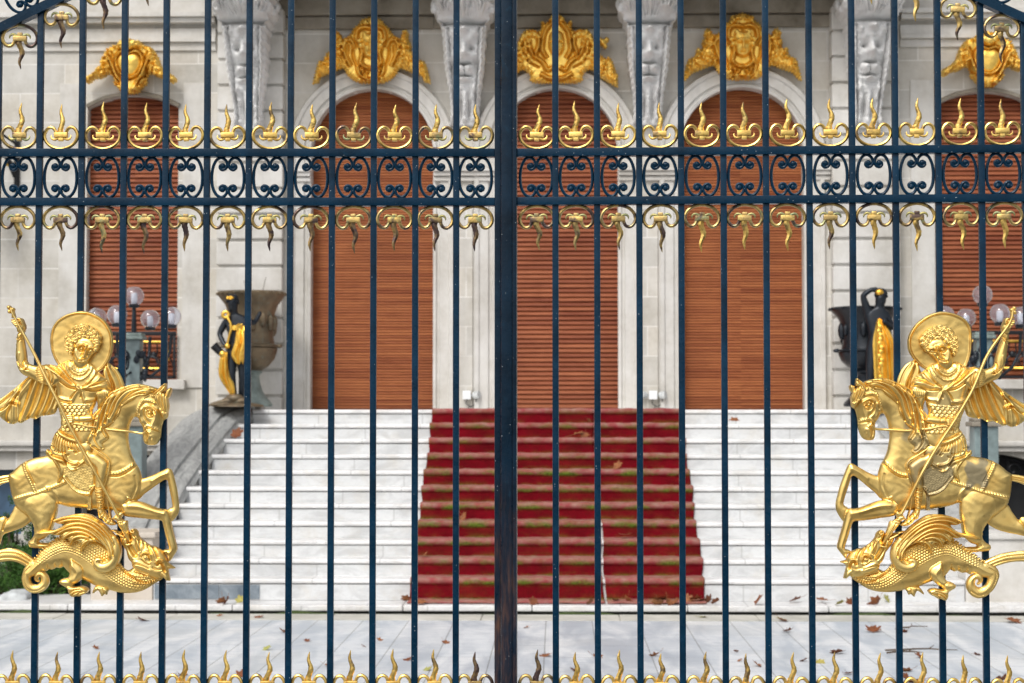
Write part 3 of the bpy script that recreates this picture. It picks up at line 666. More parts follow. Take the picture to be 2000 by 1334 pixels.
torso_st = [
  ([(88,715),(104,724),(120,736),(138,750),(154,757)],3.2,4.0),([(98,714),(112,723),(128,738),(143,750)],1.2,-3.0),([(84,719),(100,731),(118,744),(136,756),(150,760)],1.2,-3.2),([(112,714),(124,724),(136,738),(150,752)],2.6,3.2),([(122,711),(130,724),(141,740),(152,752)],1.1,-2.4),
  ([(200,733),(192,744),(180,752),(166,757)],3.2,3.8),([(193,727),(184,740),(174,750),(164,755)],1.1,-2.6),([(214,752),(200,753),(184,757),(168,759)],3.0,3.6),([(208,743),(194,749),(178,755)],1.2,-2.8),([(216,760),(202,760),(186,764),(170,762)],1.2,-3.0),([(182,714),(188,724),(184,738),(174,748)],2.4,2.6),
  ([(157,760),(150,770),(143,782)],2.6,3.2),([(160,761),(164,770),(168,784)],2.6,3.0),([(154,762),(146,770),(140,778)],1.0,-2.4),([(162,766),(160,776)],1.1,-2.4),
  ([(128,706),(132,722),(142,736),(157,742),(170,737),(179,726),(182,714)],1.6,2.6,2.6),([(133,705),(137,720),(146,731),(158,735),(169,731),(176,722)],.9,-2.2),([(146,699),(150,712),(160,718),(170,713)],1.0,-2.4),([(141,716),(149,724),(159,727),(169,723)],1.2,1.4),
  ([(115,776),(128,780),(140,782)],2.8,2.6),([(114,781),(128,786),(142,788)],1.0,-2.4),([(172,781),(182,781),(190,778)],2.8,2.6),([(172,787),(190,784)],1.0,-2.4),
  ([(113,842),(124,850),(138,857),(151,861)],3.4,4.4),([(112,847),(124,856),(138,862.5),(150,866)],1.0,-3.0),([(115,837),(128,846),(141,852),(152,856)],1.0,-2.6)]
for x0,y0,x1,y1 in [(110,849,102,868),(113,851,107,876),(117,853,112,880),(121,855,117,884),(126,858,124,885),(130,859,130,884),(134,861,137,878),(139,862,144,878),(144,864,152,884),(148,865,158,882)]:
    torso_st.append(([(x0,y0),((x0+x1)/2-1,(y0+y1)/2),(x1,y1)],.9,-2.6))
for x0,y0 in [(105,874),(112,882),(120,884),(127,884),(134,889),(140,877),(150,884)]:
    torso_st.append(([(x0-3,y0-2),(x0,y0+1),(x0+3,y0-1.5)],.9,-2.0))
E['tunic'] = dict(mat='gold', back=6, shapes=[
  Sh([(86,713.5),(98,712),(110,714),(118,710),(126,707),(135,703.5),(146,706),(158,716),(172,708),(181,714),(190,724),(199,733),(208,742),(213.5,751),(216.5,764),(208,770),(194,768),(189.5,776),(187,785),(185,792),(180,804),(182,824),(186,848),(176,870),(158,880),(118,868),(108,856),(112.5,841),(119,832),(118.5,815),(113.5,794),(112,778),(109.5,756),(98,754),(86,748),(80,732)],12,15,20,strokes=torso_st,
    tex=addtex(fishscale(9,6.2,2.6,(112,790,190,842)), grain(.4,1.0,(110,700,182,742)))),
  # skirt of strips and its hem of folds
  Sh([(112,843),(105,853),(102,863),(98.5,879),(101,892),(109,903),(121,908),(131,911),(136,919),(144,924),(153,921),(161,919),(168,917),(171.5,910),(175,900),(181,884),(182,872),(176,862),(160,858),(140,858),(124,850)],14,13,16,strokes=torso_st[-17:]+[
    ([(102,893),(114,897),(126,901),(131,908),(140,917),(150,918)],2.4,4),([(100,888),(114,892),(127,897),(134,908)],1.2,-3),([(128,888),(134,899),(144,904),(154,904)],2.4,4),([(126,890),(133,903),(146,909),(158,905)],1.2,-3),([(156,908),(166,901),(174,890)],2.4,4),([(150,914),(162,909),(172,903)],1.2,-3)]),
  # cloak falling over the horse's back
  Sh([(93,877),(90,886),(97,893),(104,900),(110,910),(115,920),(114,932),(112.5,943),(120,938),(127,925),(132,912),(124,905),(112,897),(102,888)],15,6,6,strokes=[([(96,882),(108,898),(118,914),(117,936)],1.8,3.0),([(94,886),(106,903),(113,920)],1.0,-2.4)]),
  # sleeve fringe and cap on the raised arm
  Sh([(74,716),(90,713),(104,719),(116,730),(120,741),(114,750),(105,755),(92,752),(82,748),(75,742),(71,730)],20,8,12,strokes=[([(73+0*k,718+3.4*k),(79,718.6+3.4*k),(87,719.5+3.4*k)],.9,-2.4) for k in range(9)]+[([(88,717),(91,732),(90,750)],1.4,2.4),([(94,722),(100,732),(98,746)],1.0,-2.0),([(103,727),(107,738),(104,749)],1.0,-2.0)]),
  # short sleeve of the other arm
  Sh([(190,766),(200,763),(212,763),(216,768),(213,776),(206,780),(196,779),(190,776)],18,6,6,strokes=[([(190+3.4*k,766),(190.5+3.4*k,777)],.8,-2.0) for k in range(7)])])
E['rider'] = dict(mat='gold', back=2, shapes=[
  # neck, head
  Sh([(146,690),(143,704),(147,714),(158,721),(168,716),(173,706),(171,692)],16,8,10),
  Sh([(150,668),(145.5,680),(143.8,690),(146,700),(151,709),(157,714),(162,714.5),(169,709),(175,702.5),(181,694),(186.5,686),(188,676),(183,666),(174,660),(160,660)],17,9,9,strokes=[
    ([(154,677.5),(158,673.5),(163,672.3),(168,674.5),(171.5,680)],1.9,3.4),([(173.5,680.5),(178,678.6),(184,681.5)],1.8,3.0),([(172,676),(171,684),(169,691),(166.8,696.5)],2.1,6.0),([(162.3,698),(166.5,699.2),(170.5,697.2)],1.5,3.2),
    ([(155.5,682.5),(159,678.2),(163,677.6),(168,681)],1.3,-3.2),([(157.5,685.5),(162,687),(167,684.5)],1.1,-2.2),([(175.5,685),(180,682.3),(185.2,684.5)],1.2,-3.0),([(176,689),(180,690),(184,688)],1.0,-1.8),
    ([(156.8,704.2),(161,702.6),(165,704),(169,702.4)],1.2,-4.2),([(159,707),(163,707.8),(167,706.2)],1.9,2.4),([(159.5,701.2),(163.3,700.4),(167.2,701)],1.2,1.4),([(167.2,684),(164.5,691),(161.6,696)],1.5,-2.6),([(173.5,686),(173,693),(172,697)],1.3,-1.8),([(158.5,711),(163.5,710.6)],1.4,-1.6),([(150,686),(153,697),(158,705)],4,1.6)]),
  blob(162.3,681.3,2.8,24,2.8), blob(180.2,685.8,2.4,21,2.8),
  # raised arm with a clenched hand
  Sh([(34,652),(32,668),(31,686),(31,700),(34,716),(39,726),(46,732),(56,736.5),(66,742),(78,748),(92,752),(104,748),(108,732),(100,718),(86,713.5),(72,714.5),(62,712),(56,710),(52,705),(51,694),(49,680),(47,668),(45,658),(45,648)],11,10,11,strokes=[([(33,706),(40,714),(48,720),(56,722)],1.1,-2.4),([(50,703),(46,712),(52,722)],1.1,-2.4),([(36,722),(46,722),(54,716)],1.6,1.6),([(34,662),(40,660),(46,656)],1.0,-2.2),([(33,670),(40,664),(46,661)],1.0,-1.8),([(38,690),(36,704),(38,716)],2.0,1.2)]),
  Sh([(35,649),(33,640),(31,634),(27,630),(25,627),(26,623.5),(32,624),(38,622),(43,624),(47,630),(49.5,638),(48,645),(45,650)],14,7,7),
  tubeshape([(26,625.5),(31,627),(37,627.5),(40,628)],[1.8,2.1,2.1,1.6],22,3.5), tubeshape([(26.5,629),(31.5,631),(37,631.5),(40,632)],[1.8,2.1,2.1,1.6],22,3.5), tubeshape([(29,632.5),(33,634.5),(37.5,635.5),(40,636)],[1.7,2,2,1.5],22,3.3), tubeshape([(32,636),(35,638.5),(38,639.5)],[1.5,1.8,1.5],21,3.0), tubeshape([(37,622.5),(41,623.5),(44,628),(45,633)],[1.8,2.2,2.2,1.8],21,3.5),
  # other arm: upper arm behind the mane, forearm and hand to the lance
  Sh([(190,766),(201,764),(215,767),(211,778),(204,787),(197,797),(191,800),(190,788),(187,777)],10,9,8),
  Sh([(131,813.5),(143,811),(158,811.2),(176,810.5),(184,812),(186,820),(178,823.5),(163,826),(148,826),(136,826)],20,9,7,strokes=[([(148,812),(149,825)],.9,-2),([(158,812),(159,825)],.8,-1.6)]),
  tubeshape([(144,813.2),(136,812.6),(128.5,813.6)],[2,2,1.5],27,3), tubeshape([(144,817),(135,816.6),(127,817.4)],[2,2,1.5],27.5,3), tubeshape([(144,820.7),(135,820.6),(127.8,820.8)],[2,2,1.5],27.5,3), tubeshape([(144,824.4),(136.5,824.6),(129.8,824)],[1.9,1.9,1.4],27,3), tubeshape([(142,822),(137,827),(133,831),(131,836)],[2,2,1.8,1.4],25,3),
  # leg with a wrapped calf and a pointed shoe
  Sh([(172,880),(182,884),(190,886),(198,891),(206,897),(211.5,903.5),(212,914),(209,930),(205.5,948),(206,960),(205.5,970),(204,985),(203.5,995),(208,1003),(214,1009.5),(221,1016),(228,1022.5),(225,1025.2),(218,1025),(211,1023),(206,1018.5),(202,1013.5),(196,1011),(193.5,1000),(192,988),(190,974),(187.5,960),(188,945),(188,930),(187,917),(181,911),(172,908),(164,895)],22,10,10,
   strokes=[([(188,952+5.2*k),(196,953.5+5.2*k-(k%2)*2.2),(206,949+5.2*k+(k%3))],.9,-2.4) for k in range(9)]+[([(199,1006),(204,1001)],.9,-2.2),([(204,1012),(209,1004)],.9,-2.2),([(210,1018),(215,1010)],.9,-2.2),([(216,1022),(220,1016)],.9,-2.0),([(207,948),(214,930),(216,914),(213,902)],1.1,-1.6)]),
  tubeshape([(171,866),(184,876),(196,884),(208,892),(215,902),(214.5,916),(211,932),(206,950)],[1.2,1.6,1.8,1.8,1.8,1.8,1.6,1.0],20,2.5),
  tubeshape([(208,962),(210.5,980),(213,996),(216,1010)],[1.3,1.3,1.3,1.3],16,2.0),
  ])
E['spearhead'] = dict(mat='gold', back=10, shapes=[
  Sh([(219,1013.5),(224,1009.5),(230,1003),(235,1001),(240.5,1000),(242,1004),(239,1009),(238,1012.5),(242.5,1015),(243,1019),(237,1021),(232,1022),(230,1017),(224,1013.5)],22,5,4,n=4,strokes=[([(231,1017.5),(243,1016)],1.0,-2.5),([(229,1007),(238,1010)],1.0,-1.8)]),
  Sh([(232,1021),(240,1018.5),(249,1016.5),(250.5,1028),(252.5,1040),(254.5,1050),(256,1058),(250,1054),(244,1044),(238.5,1034),(234.5,1028)],21,5,7,n=3,strokes=[([(241,1020),(246,1034),(255,1056)],1.1,2.5),([(238,1021),(243,1034),(252,1053)],.9,-1.2)])])
E['knob'] = dict(mat='gold', back=14, shapes=[
  blob(20,601,4.0,22,4), blob(27,605,4.0,22,4), blob(21,609,3.8,22,4), tubeshape([(24,606),(27,614),(26,620)],[1.6,2.0,1.4],20,3), tubeshape([(29,609),(29.5,614),(31,619)],[1.2,1.6,1.6],20,3)])
spine = catmull([(70,1150),(50,1140),(50,1122),(60,1106),(78,1090),(100,1075),(128,1066),(160,1076),(192,1098),(222,1122),(258,1142),(296,1141),(316,1130)], False, 10)
def dscale(x, y, d):
    S, T = param(spine, x, y); a = 5.6; b = 5.0
    row = np.floor((T+60)/b); s = S/a+np.where(np.mod(row,2) == 0, 0, .5); u = np.mod(s,1)-.5; v = np.mod((T+60)/b,1)-.5
    q = np.maximum(np.abs(u)*2, np.abs(v)*2)
    m = np.clip((S-66)/20, 0, 1)*np.clip((13-T)/5, 0, 1)*np.clip((T+26)/4, 0, 1)
    return m*(2.5*np.clip(1.15-q**3, 0, 1)-1.6)
def spikes(pts, n, size, base, h, side=-1):
    c = catmull(pts, False, 12); L = np.cumsum(np.r_[0, np.hypot(*np.diff(c, axis=0).T)]); out = []
    for t in np.linspace(0, L[-1], n):
        i = min(np.searchsorted(L, t), len(c)-1); p = c[i]; tg = c[min(i+1,len(c)-1)]-c[max(i-1,0)]; tg = tg/max(1e-6, math.hypot(*tg)); nn = np.array([tg[1],-tg[0]])*side
        out.append(Sh([p-tg*size*.55-nn*2, p+tg*size*.35-nn*2, p+tg*size*.15+nn*size*.75, p-tg*size*.35+nn*size*.75], base, h, 2, raw=True))
    return out
E['dragon'] = dict(mat='gold', back=-4, shapes=[
  # tail beyond the coil
  tubeshape([(62,1104),(48,1095),(32,1087),(16,1084),(0,1086),(-14,1089),(-26,1097),(-33,1110)],[11,11,12,12.5,12,10,7,3],1,8, strokes=[([(60,1098),(34,1083),(10,1080),(-12,1084)],1.0,-2.2),([(58,1106),(34,1093),(8,1090),(-14,1094)],1.0,-2.0)], tex=lambda x,y,d: .7*np.sin(x*1.6)*np.sin(y*1.5)*((y < 1088))),
  Sh([(-33,1102),(-24,1106),(-20,1122),(-28,1134),(-31,1122),(-42,1124),(-46,1114)],1,4,4,n=3),
  # trunk from the coil to the neck
  Sh([(66,1093),(76,1080),(88,1069.5),(102,1058.5),(112,1053),(121,1048.5),(135,1052),(152,1050),(176,1050),(202,1062),(220,1078),(228,1094),(238,1109),(248,1115),(259,1109),(272,1108),(292,1114),(312,1118),(317,1126),(313.5,1132),(307,1136.5),(299,1141),(289,1148),(277.5,1154),(266,1157.5),(255,1159),(244,1159.2),(234,1158.5),(222,1156),(210,1152.5),(196,1149),(187.5,1146.5),(172,1138.5),(157.5,1131.5),(146,1127),(135,1121),(127,1113),(121.5,1107.5),(114,1110.5),(108,1109),(100,1113),(93,1112.5),(86,1117),(80,1115),(70,1122),(58,1128),(46,1128),(46,1120),(54,1107.5)],2,15,20,tex=dscale,
    strokes=[([(226,1100),(240,1114),(256,1126),(276,1136),(300,1138),(313,1130)],1.2,-3.0),([(238,1106),(250,1117),(266,1124),(290,1126),(312,1122)],2.0,2.2),([(262,1116),(284,1122),(306,1122)],1.1,-2.2),([(92,1102),(91,1113)],.8,-1.8),([(107,1100),(107,1110)],.8,-1.8),([(120,1096),(121,1108)],.8,-1.8),([(160,1134),(186,1148),(212,1153)],1.6,1.4)]),
  # coil
  tubeshape([(63,1105),(53,1116),(48.5,1130),(52,1144),(63,1151),(76,1149),(85,1139),(84,1128),(77,1122),(70,1125),(68,1132),(72,1136)],[10,9.5,8.5,8.5,8.5,8.5,8,7,5.5,4.2,3.2,1.8],3,9, strokes=[([(57,1108),(46,1122),(45.5,1138),(54,1152),(70,1155),(86,1146)],.9,-1.8,3.2),([(66,1112),(58,1124),(57,1136),(64,1142),(75,1140),(78,1131)],.8,-1.6,3)], tex=lambda x,y,d: .5*np.sin(x*1.5)*np.sin(y*1.5)),
  *spikes([(68,1091),(84,1073),(100,1060),(120,1048)], 13, 4.6, 5, 4, 1), *spikes([(262,1137),(280,1140),(298,1137),(312,1128)], 11, 3.6, 14, 4, 1),
  # belly leg and paws
  Sh([(138,1092),(150,1098),(160,1106),(164,1117),(159,1129),(150,1138),(142.5,1142),(139,1149),(131,1148),(124,1144.5),(117,1140),(116,1135),(121,1131),(130,1129),(135,1124),(136,1112)],12,10,10,strokes=[([(141,1104),(152,1118),(146,1134)],3,1.6),([(131,1130),(138,1136),(142,1141)],1.2,-2.0)]),
  Sh([(130,1146),(139,1145),(147,1146),(157,1145),(166,1147.5),(171,1152.5),(168,1158.5),(162,1161),(156,1164.5),(150,1164),(144,1166),(138,1163.5),(134.5,1157),(133,1151)],14,8,5,strokes=[([(140,1164),(146,1158),(156,1155)],1.0,-3.2),([(150,1164),(156,1158),(166,1155)],1.0,-3.0),([(137,1158),(146,1152),(158,1150)],1.0,-2.6)]),
  Sh([(186,1146),(182,1150),(179,1157),(180,1160),(185,1156),(190,1154),(194,1160),(197,1165.8),(200,1163),(203,1161),(206,1163),(208,1157),(210,1152),(200,1147)],4,7,4,n=3,strokes=[([(190,1150),(196,1162)],.8,-2),([(200,1150),(203,1160)],.8,-2)]),
  ])
dh_st = [([(279,1083),(284,1078),(290,1077),(295,1081),(297,1090)],2.0,4.2),([(277,1087),(283,1082),(289,1081.5),(293,1086),(295,1095)],1.0,-3.0),([(278,1089),(284,1094),(292,1099),(296,1098)],1.2,2.4),([(279,1092),(286,1098),(294,1102)],1.0,-2.2),
  ([(262,1045),(268,1052),(268,1066),(272,1078)],1.1,-2.4),([(270,1052),(276,1058),(275,1068),(276,1076)],1.1,-2.6),([(279,1058),(284,1063),(283,1070)],1.1,-2.6),([(290,1066),(294,1072),(297,1080)],1.2,-2.6),([(302,1070),(307,1078),(310,1088)],1.2,-2.6),([(266,1050),(273,1064),(277,1076)],2.4,2.4),([(296,1068),(303,1080),(306,1092)],2.4,2.2),
  ([(259,1101),(268,1101),(280,1104),(292,1110)],1.2,-2.4),([(262,1108),(274,1116),(290,1121)],1.3,-2.6),([(259,1098),(270,1097),(282,1103),(296,1114)],2.6,2.0),([(306,1098),(312,1092),(320,1096),(324,1104)],1.8,4.0),([(309,1102),(314,1098),(320,1104),(322,1116)],2.2,-4.5),([(300,1108),(308,1112),(316,1112)],1.1,-2.0)]
E['dragon_head'] = dict(mat='gold', back=2, shapes=[
  Sh([(316,1130),(300,1129),(282,1122),(266,1114),(259.5,1108),(257,1098.5),(252,1092),(249,1085),(247,1076),(242,1068),(236,1059),(233,1048),(229,1043),(222,1039),(216,1035.5),(224,1034.8),(231,1037.5),(238,1039),(243,1046),(250,1054),(255,1052),(253,1044),(253.5,1037),(258,1033.5),(264,1033.5),(269,1039),(270,1045),(275,1052),(282,1058),(292,1064.5),(304,1068),(311,1072),(317,1076.5),(325,1091),(328.5,1100),(335,1105),(341.5,1110),(335,1110.5),(328,1112),(329,1122),(331.5,1134.5),(325,1131),(319,1124)],12,14,15,n=4,strokes=dh_st),
  blob(287.5,1088,4.2,25,3.6,strokes=[([(285,1087),(287.5,1084.5),(290,1087),(288,1090.5),(285,1089.5)],.7,-2)]),
  blob(261,1037,4.6,24,3.5,strokes=[([(259.5,1036),(262,1036.6)],1.5,-4)]),
  # the long tooth-set inside the open mouth
  Sh([(243,1053),(247,1050),(250,1053),(251,1060),(247,1064),(244,1060)],20,5,3,n=3), Sh([(247,1063),(255,1060),(259,1062),(252,1066.5)],22,4,2.5,n=3), tubeshape([(229,1041),(236,1045),(243,1049),(240,1055)],[1.5,2.2,2.2,1],20,3), tubeshape([(318,1119),(324,1125),(327,1132)],[5,4.5,2],16,6),
  ])
# mouth: a deep wedge between the jaws
def mouth(x, y, d):
    p = catmull([(246,1048),(251,1060),(258,1074),(265,1084)], False, 8); g = seg_dist(p, x, y, False); return -9*np.exp(-(g/4.0)**2)
E['dragon_head']['shapes'][0].tex = mouth
wing_r = []
ribs = [[(107,1016),(128,1009.5),(152,1007.5),(178,1013),(200,1026),(218,1046),(227,1066),(228,1085)],[(116,1021),(136,1014.5),(158,1013.5),(182,1020),(202,1035),(216,1053),(222,1072),(222,1088)],[(72,1041.5),(108,1037),(134,1025),(158,1021),(180,1027),(199,1042),(211,1060),(217,1076),(217,1090)],[(112,1044),(130,1033),(152,1029),(174,1034),(193,1048),(206,1064),(212,1080),(211,1092)],[(126,1051),(140,1041),(158,1037.5),(175,1042),(191,1054),(202,1068)],[(139,1063),(146,1051),(160,1046),(176,1049)],[(159,1076),(163,1064),(174,1055),(188,1054)]]
for rb in ribs:
    wing_r.append((rb,2.4,4.2)); wing_r.append(([(x+1.2,y+4.0) for x,y in rb],1.2,-3.6))
E['wing'] = dict(mat='gold', back=4, shapes=[
  Sh([(106,1016.5),(117,1011.5),(128,1008),(150,1003.8),(172.5,1004),(186,1010),(200,1020),(210,1029),(218,1038.5),(225,1047),(230,1057),(233,1076),(228.5,1097),(221,1107),(213,1090),(212,1078),(208,1068),(201,1062),(192,1058),(180,1057.5),(172,1062),(166,1069),(160,1077),(158,1074),(160,1064),(155,1056.5),(147,1057.5),(139,1066),(137,1063),(138.5,1055),(131,1051.5),(125,1054),(122,1046),(111,1044.5),(104,1043),(90,1043),(70,1041.8),(90,1037),(111,1034),(128,1023.5),(116,1022)],22,5,8,strokes=wing_r,n=4),
  tubeshape([(224,1050),(229,1066),(228,1084),(221,1099),(209,1107),(197,1107),(190,1100),(192,1093),(199,1092.5),(202,1096)],[5,7,8.5,10,10.5,9.5,7,5.2,4,2],22,9, strokes=[([(226,1060),(224,1080),(215,1094),(203,1099)],1.5,-2.0)]),
  ])
for k in ('halo','cape','horse','saddle_cloth','tunic','rider','mane','hair','spearhead','knob','dragon','dragon_head','wing'):
    E[k]['V'], E[k]['F'] = relief_mesh(k, E[k]['shapes'], .9 if k not in ('rider','hair') else .7, E[k]['back'])
SRC = [(20,601),(40,630),(36,722),(218,662),(95,662),(156,607),(160,714),(158,757),(322,750),(332,758),(294,870),(326,812),(261,815),(264,905),(328,915),(347,995),(329,1004),(343,1074),(341,1110),(331,1134),(264,1034),(287,1085),(255,1159),(156,1165),(65,1159),(44,1139),(22,1072),(54,1060),(111,985),(15,926),(88,890),(23,975),(71,1042),(201,1116),(160,1004),(238,1006),(33,826),(204,708),(227,1022),(210,903)]
DST = [(1979,603),(1967.5,630),(1956,731),(1774.5,667),(1900,662),(1839.5,608),(1846,716),(1844,758),(1674,739),(1662,754),(1695.5,860),(1663.5,790),(1727.5,809),(1725,900),(1663.5,905.5),(1634,987),(1654,1003),(1637,1071.5),(1642,1097),(1648,1129.5),(1717,1037),(1691,1090),(1725,1157),(1832.6,1170),(1919.5,1168.5),(1947,1135.5),(1986,1078),(1935.5,1067),(1876,982),(1977,925),(1899,891),(1974,972),(1912.6,1051),(1773,1116),(1826,1005),(1752.6,1005),(1967.5,831.5),(1791.5,702.5),(1759.5,1023.5),(1775,909)]
WARP = tps(SRC, DST, 1.5)
NAMES = dict(halo='halo', cape='cape', horse='horse', saddle_cloth='saddle_cloth', tunic='tunic', rider='rider', mane='mane', hair='hair', lance='lance', dragon='dragon', dragon_head='dragon_head', wing='wing')
TOP = ('halo','cape','horse','rider','dragon')
SUB = dict(mane='horse', saddle_cloth='horse', tunic='rider', hair='rider', dragon_head='dragon', wing='dragon', spearhead='lance', knob='lance')
def emblem(L, warp, side):
    off0 = .022                                              # mean distance of the sheet in front of the bars
    def place(V):
        P = np.array(V, float); p2 = P[:,:2] if warp is None else warp(P[:,:2])
        # to the plane of the leaf (vectorised ray casting)
        d = np.array(FW)[None]+np.outer((p2[:,0]-1000)/FPX, np.array(RT))+np.outer((667-p2[:,1])/FPX, np.array(UPC))
        n = np.array(L.n); p0 = np.array(L.o+L.n*(off0+.02)); t = ((p0-np.array(CAM))@n)/(d@n)
        q = np.array(CAM)[None]+d*t[:,None]-np.array(L.o)[None]
        return np.stack([q@np.array(L.x), -(off0+P[:,2]*PXM), q[:,2]], 1)
    base = L.loc(155 if side == 'left' else 1850, 1168)
    org = np.array([base[0], 0, base[1]])
    wl = L.o + L.x*base[0]; wl.z = L.o.z+base[1]
    root = empty('horseman_relief', wl, L.rz)
    objs = {}
    def mk(key, V, F, mat, parent):
        if warp is not None: F = F[:, ::-1]
        Vp = place(V)-org; me, used = mesh_np(key, Vp, F)
        o = link(key, me, mat, parent)
        a = me.attributes.new('worn', 'FLOAT', 'POINT'); w = np.zeros(len(me.vertices))
        if warp is not None and key in ('saddle_cloth','tunic','rider','horse','mane'):
            p2 = np.asarray(V)[used][:, :2]; x, y = p2[:,0], p2[:,1]
            nz = 4*np.sin(x*.21+.5*np.sin(y*.3))+3*np.sin(y*.17+x*.09)
            box = lambda x0,x1,y0,y1,s: np.clip((np.minimum.reduce([x-x0, x1-x, y-y0, y1-y])+nz)/s, 0, 1)
            if key == 'horse': w = np.maximum(box(58,100,898,958,5), box(205,228,812,858,10)*.8)
            elif key == 'saddle_cloth': w = .85*box(118,190,898,1000,6)
            elif key == 'rider': w = .75*box(160,216,884,945,8)
            elif key == 'tunic': w = .55*box(124,186,768,800,12)+.6*box(120,185,868,925,9)
            elif key == 'mane': w = .7*box(160,214,838,885,8)
        a.data.foreach_set('value', np.clip(w,0,1).astype(np.float32))
        return o
    for k in TOP: objs[k] = mk(k, E[k]['V'], E[k]['F'], M['gold'], root)
    def tubeobj(name, pts, hs, w, parent, n=8):
        c = catmull([(*p, h, ww) for p, h, ww in zip(pts, hs, w)], False, 8); V = place(c[:, :3])-org
        mb = MB(); mb.tube([tuple(v) for v in V], [q[3]*PXM for q in c], n); return mb.build(name, M['gold'], parent, 50)
    objs['lance'] = tubeobj('lance', [(25,603),(30,617),(66,683),(96,741.5),(120,788),(138,826.5),(169.5,885),(188,918),(210,959.5),(233,1004)], [25,25.5,26,31,33,33,32,33,30,27], [1.9,2.2,3.0,3.0,3.0,3.0,3.2,3.2,3.2,3.2], root)
    for k, p in SUB.items(): objs[k] = mk(k, E[k]['V'], E[k]['F'], M['gold'], objs[p])
    tubeobj('rein', [(148,827.5),(160,829),(175,833),(190,834.5)], [26,26,25,22], [2,2,2,2], objs['horse'])
    tubeobj('rein', [(209,838),(222,839.8),(247,842),(262,844),(279,846.5),(286,842)], [20,20,19,15,17,19], [2.2]*6, objs['horse'])
    return root
em1 = emblem(LL, None, 'left'); em2 = emblem(RL, WARP, 'right')
tag(em1, 'gilded relief of a haloed rider spearing a dragon, his horse facing right', 'relief', 'horseman reliefs on the gate')
tag(em2, 'gilded relief of a haloed rider, horse facing left, dull worn patch on the saddle', 'relief', 'horseman reliefs on the gate')
# ------------------------------------------------------------------ the mansion front: symmetrical about X = 0
YW = 22.4                        # face of the wall
ZL = 1.868                       # landing
man = empty('mansion', (0, YW, 0))
tag(man, 'pale limestone mansion front with brown roller shutters in arches and gilded cartouches', 'building')
def P(mb, name, mat, smooth=False, parent=None):              # parts are built in world space and hung on the building's empty
    me_off = Vector((0, YW, 0))
    mb.v = [(x, y-YW, z) for x, y, z in mb.v]
    return mb.build(name, mat, parent or man, smooth)
Z_SPR = zy(292, YW); DHW = .747
openings = []                                                  # x centre, half width, function(x offset) -> top z, bottom z
for xc in (-2.25, 0.0, 2.25): openings.append((xc, DHW, (lambda dx, r=DHW: Z_SPR+math.sqrt(max(0, r*r-dx*dx))), 0.2, 'door'))
WZ1, WZ0, WHW = zy(183, YW), zy(207, YW), .562
sag = WZ1-WZ0; WR = (WHW*WHW+sag*sag)/(2*sag)
wtop = lambda dx: WZ1-WR+math.sqrt(WR*WR-dx*dx)
WB = zy(741, YW)
for xc in (-5.2, 5.2): openings.append((xc, WHW, wtop, WB, 'window'))
# the wall as one sheet of ashlar, pierced by the openings (cellar openings are pierced below)
cell = []
for xc in (-5.22, 5.22): cell.append((xc, .57, (lambda dx: zy(886, YW)-.12*(dx/.57)**2), .50))
cell.append((-7.05, .52, (lambda dx: zy(918, YW)), .34)); cell.append((7.1, .52, (lambda dx: zy(918, YW)), .34))
mb = MB(); XA, XB, ZT, DEP = -11.0, 11.0, 10.5, .28
xs = {XA, XB}
for o in openings:
    for q in np.linspace(-o[1], o[1], 29): xs.add(round(o[0]+q, 5))
for o in cell:
    for q in np.linspace(-o[1], o[1], 11): xs.add(round(o[0]+q, 5))
xs = sorted(xs)
def spans(xm):
    out = []
    for o in openings:
        if abs(xm-o[0]) < o[1]: out.append((o, o[3]))
    for o in cell:
        if abs(xm-o[0]) < o[1]: out.append((o, o[3]))
    return sorted(out, key=lambda k: k[1])
for a, b in zip(xs[:-1], xs[1:]):
    xm = (a+b)/2; sp = spans(xm); za = zb = -.5
    for o, z0 in sp:
        mb.add([(a,YW,za),(b,YW,zb),(b,YW,z0),(a,YW,z0)], [(0,1,2,3)])
        ta, tb = o[2](a-o[0]), o[2](b-o[0])
        mb.add([(a,YW,ta),(b,YW,tb),(b,YW+DEP,tb),(a,YW+DEP,ta)], [(0,1,2,3)]); mb.add([(a,YW,z0),(b,YW,z0),(b,YW+DEP,z0),(a,YW+DEP,z0)], [(0,3,2,1)])
        za, zb = ta, tb
    mb.add([(a,YW,za),(b,YW,zb),(b,YW,ZT),(a,YW,ZT)], [(0,1,2,3)])
for o in openings+cell:
    for sg in (-1,1):
        x = o[0]+sg*o[1]; zt = o[2](sg*o[1]); mb.add([(x,YW,o[3]),(x,YW+DEP,o[3]),(x,YW+DEP,zt),(x,YW,zt)], [(0,1,2,3) if sg < 0 else (3,2,1,0)])
P(mb, 'wall', M['stone'])
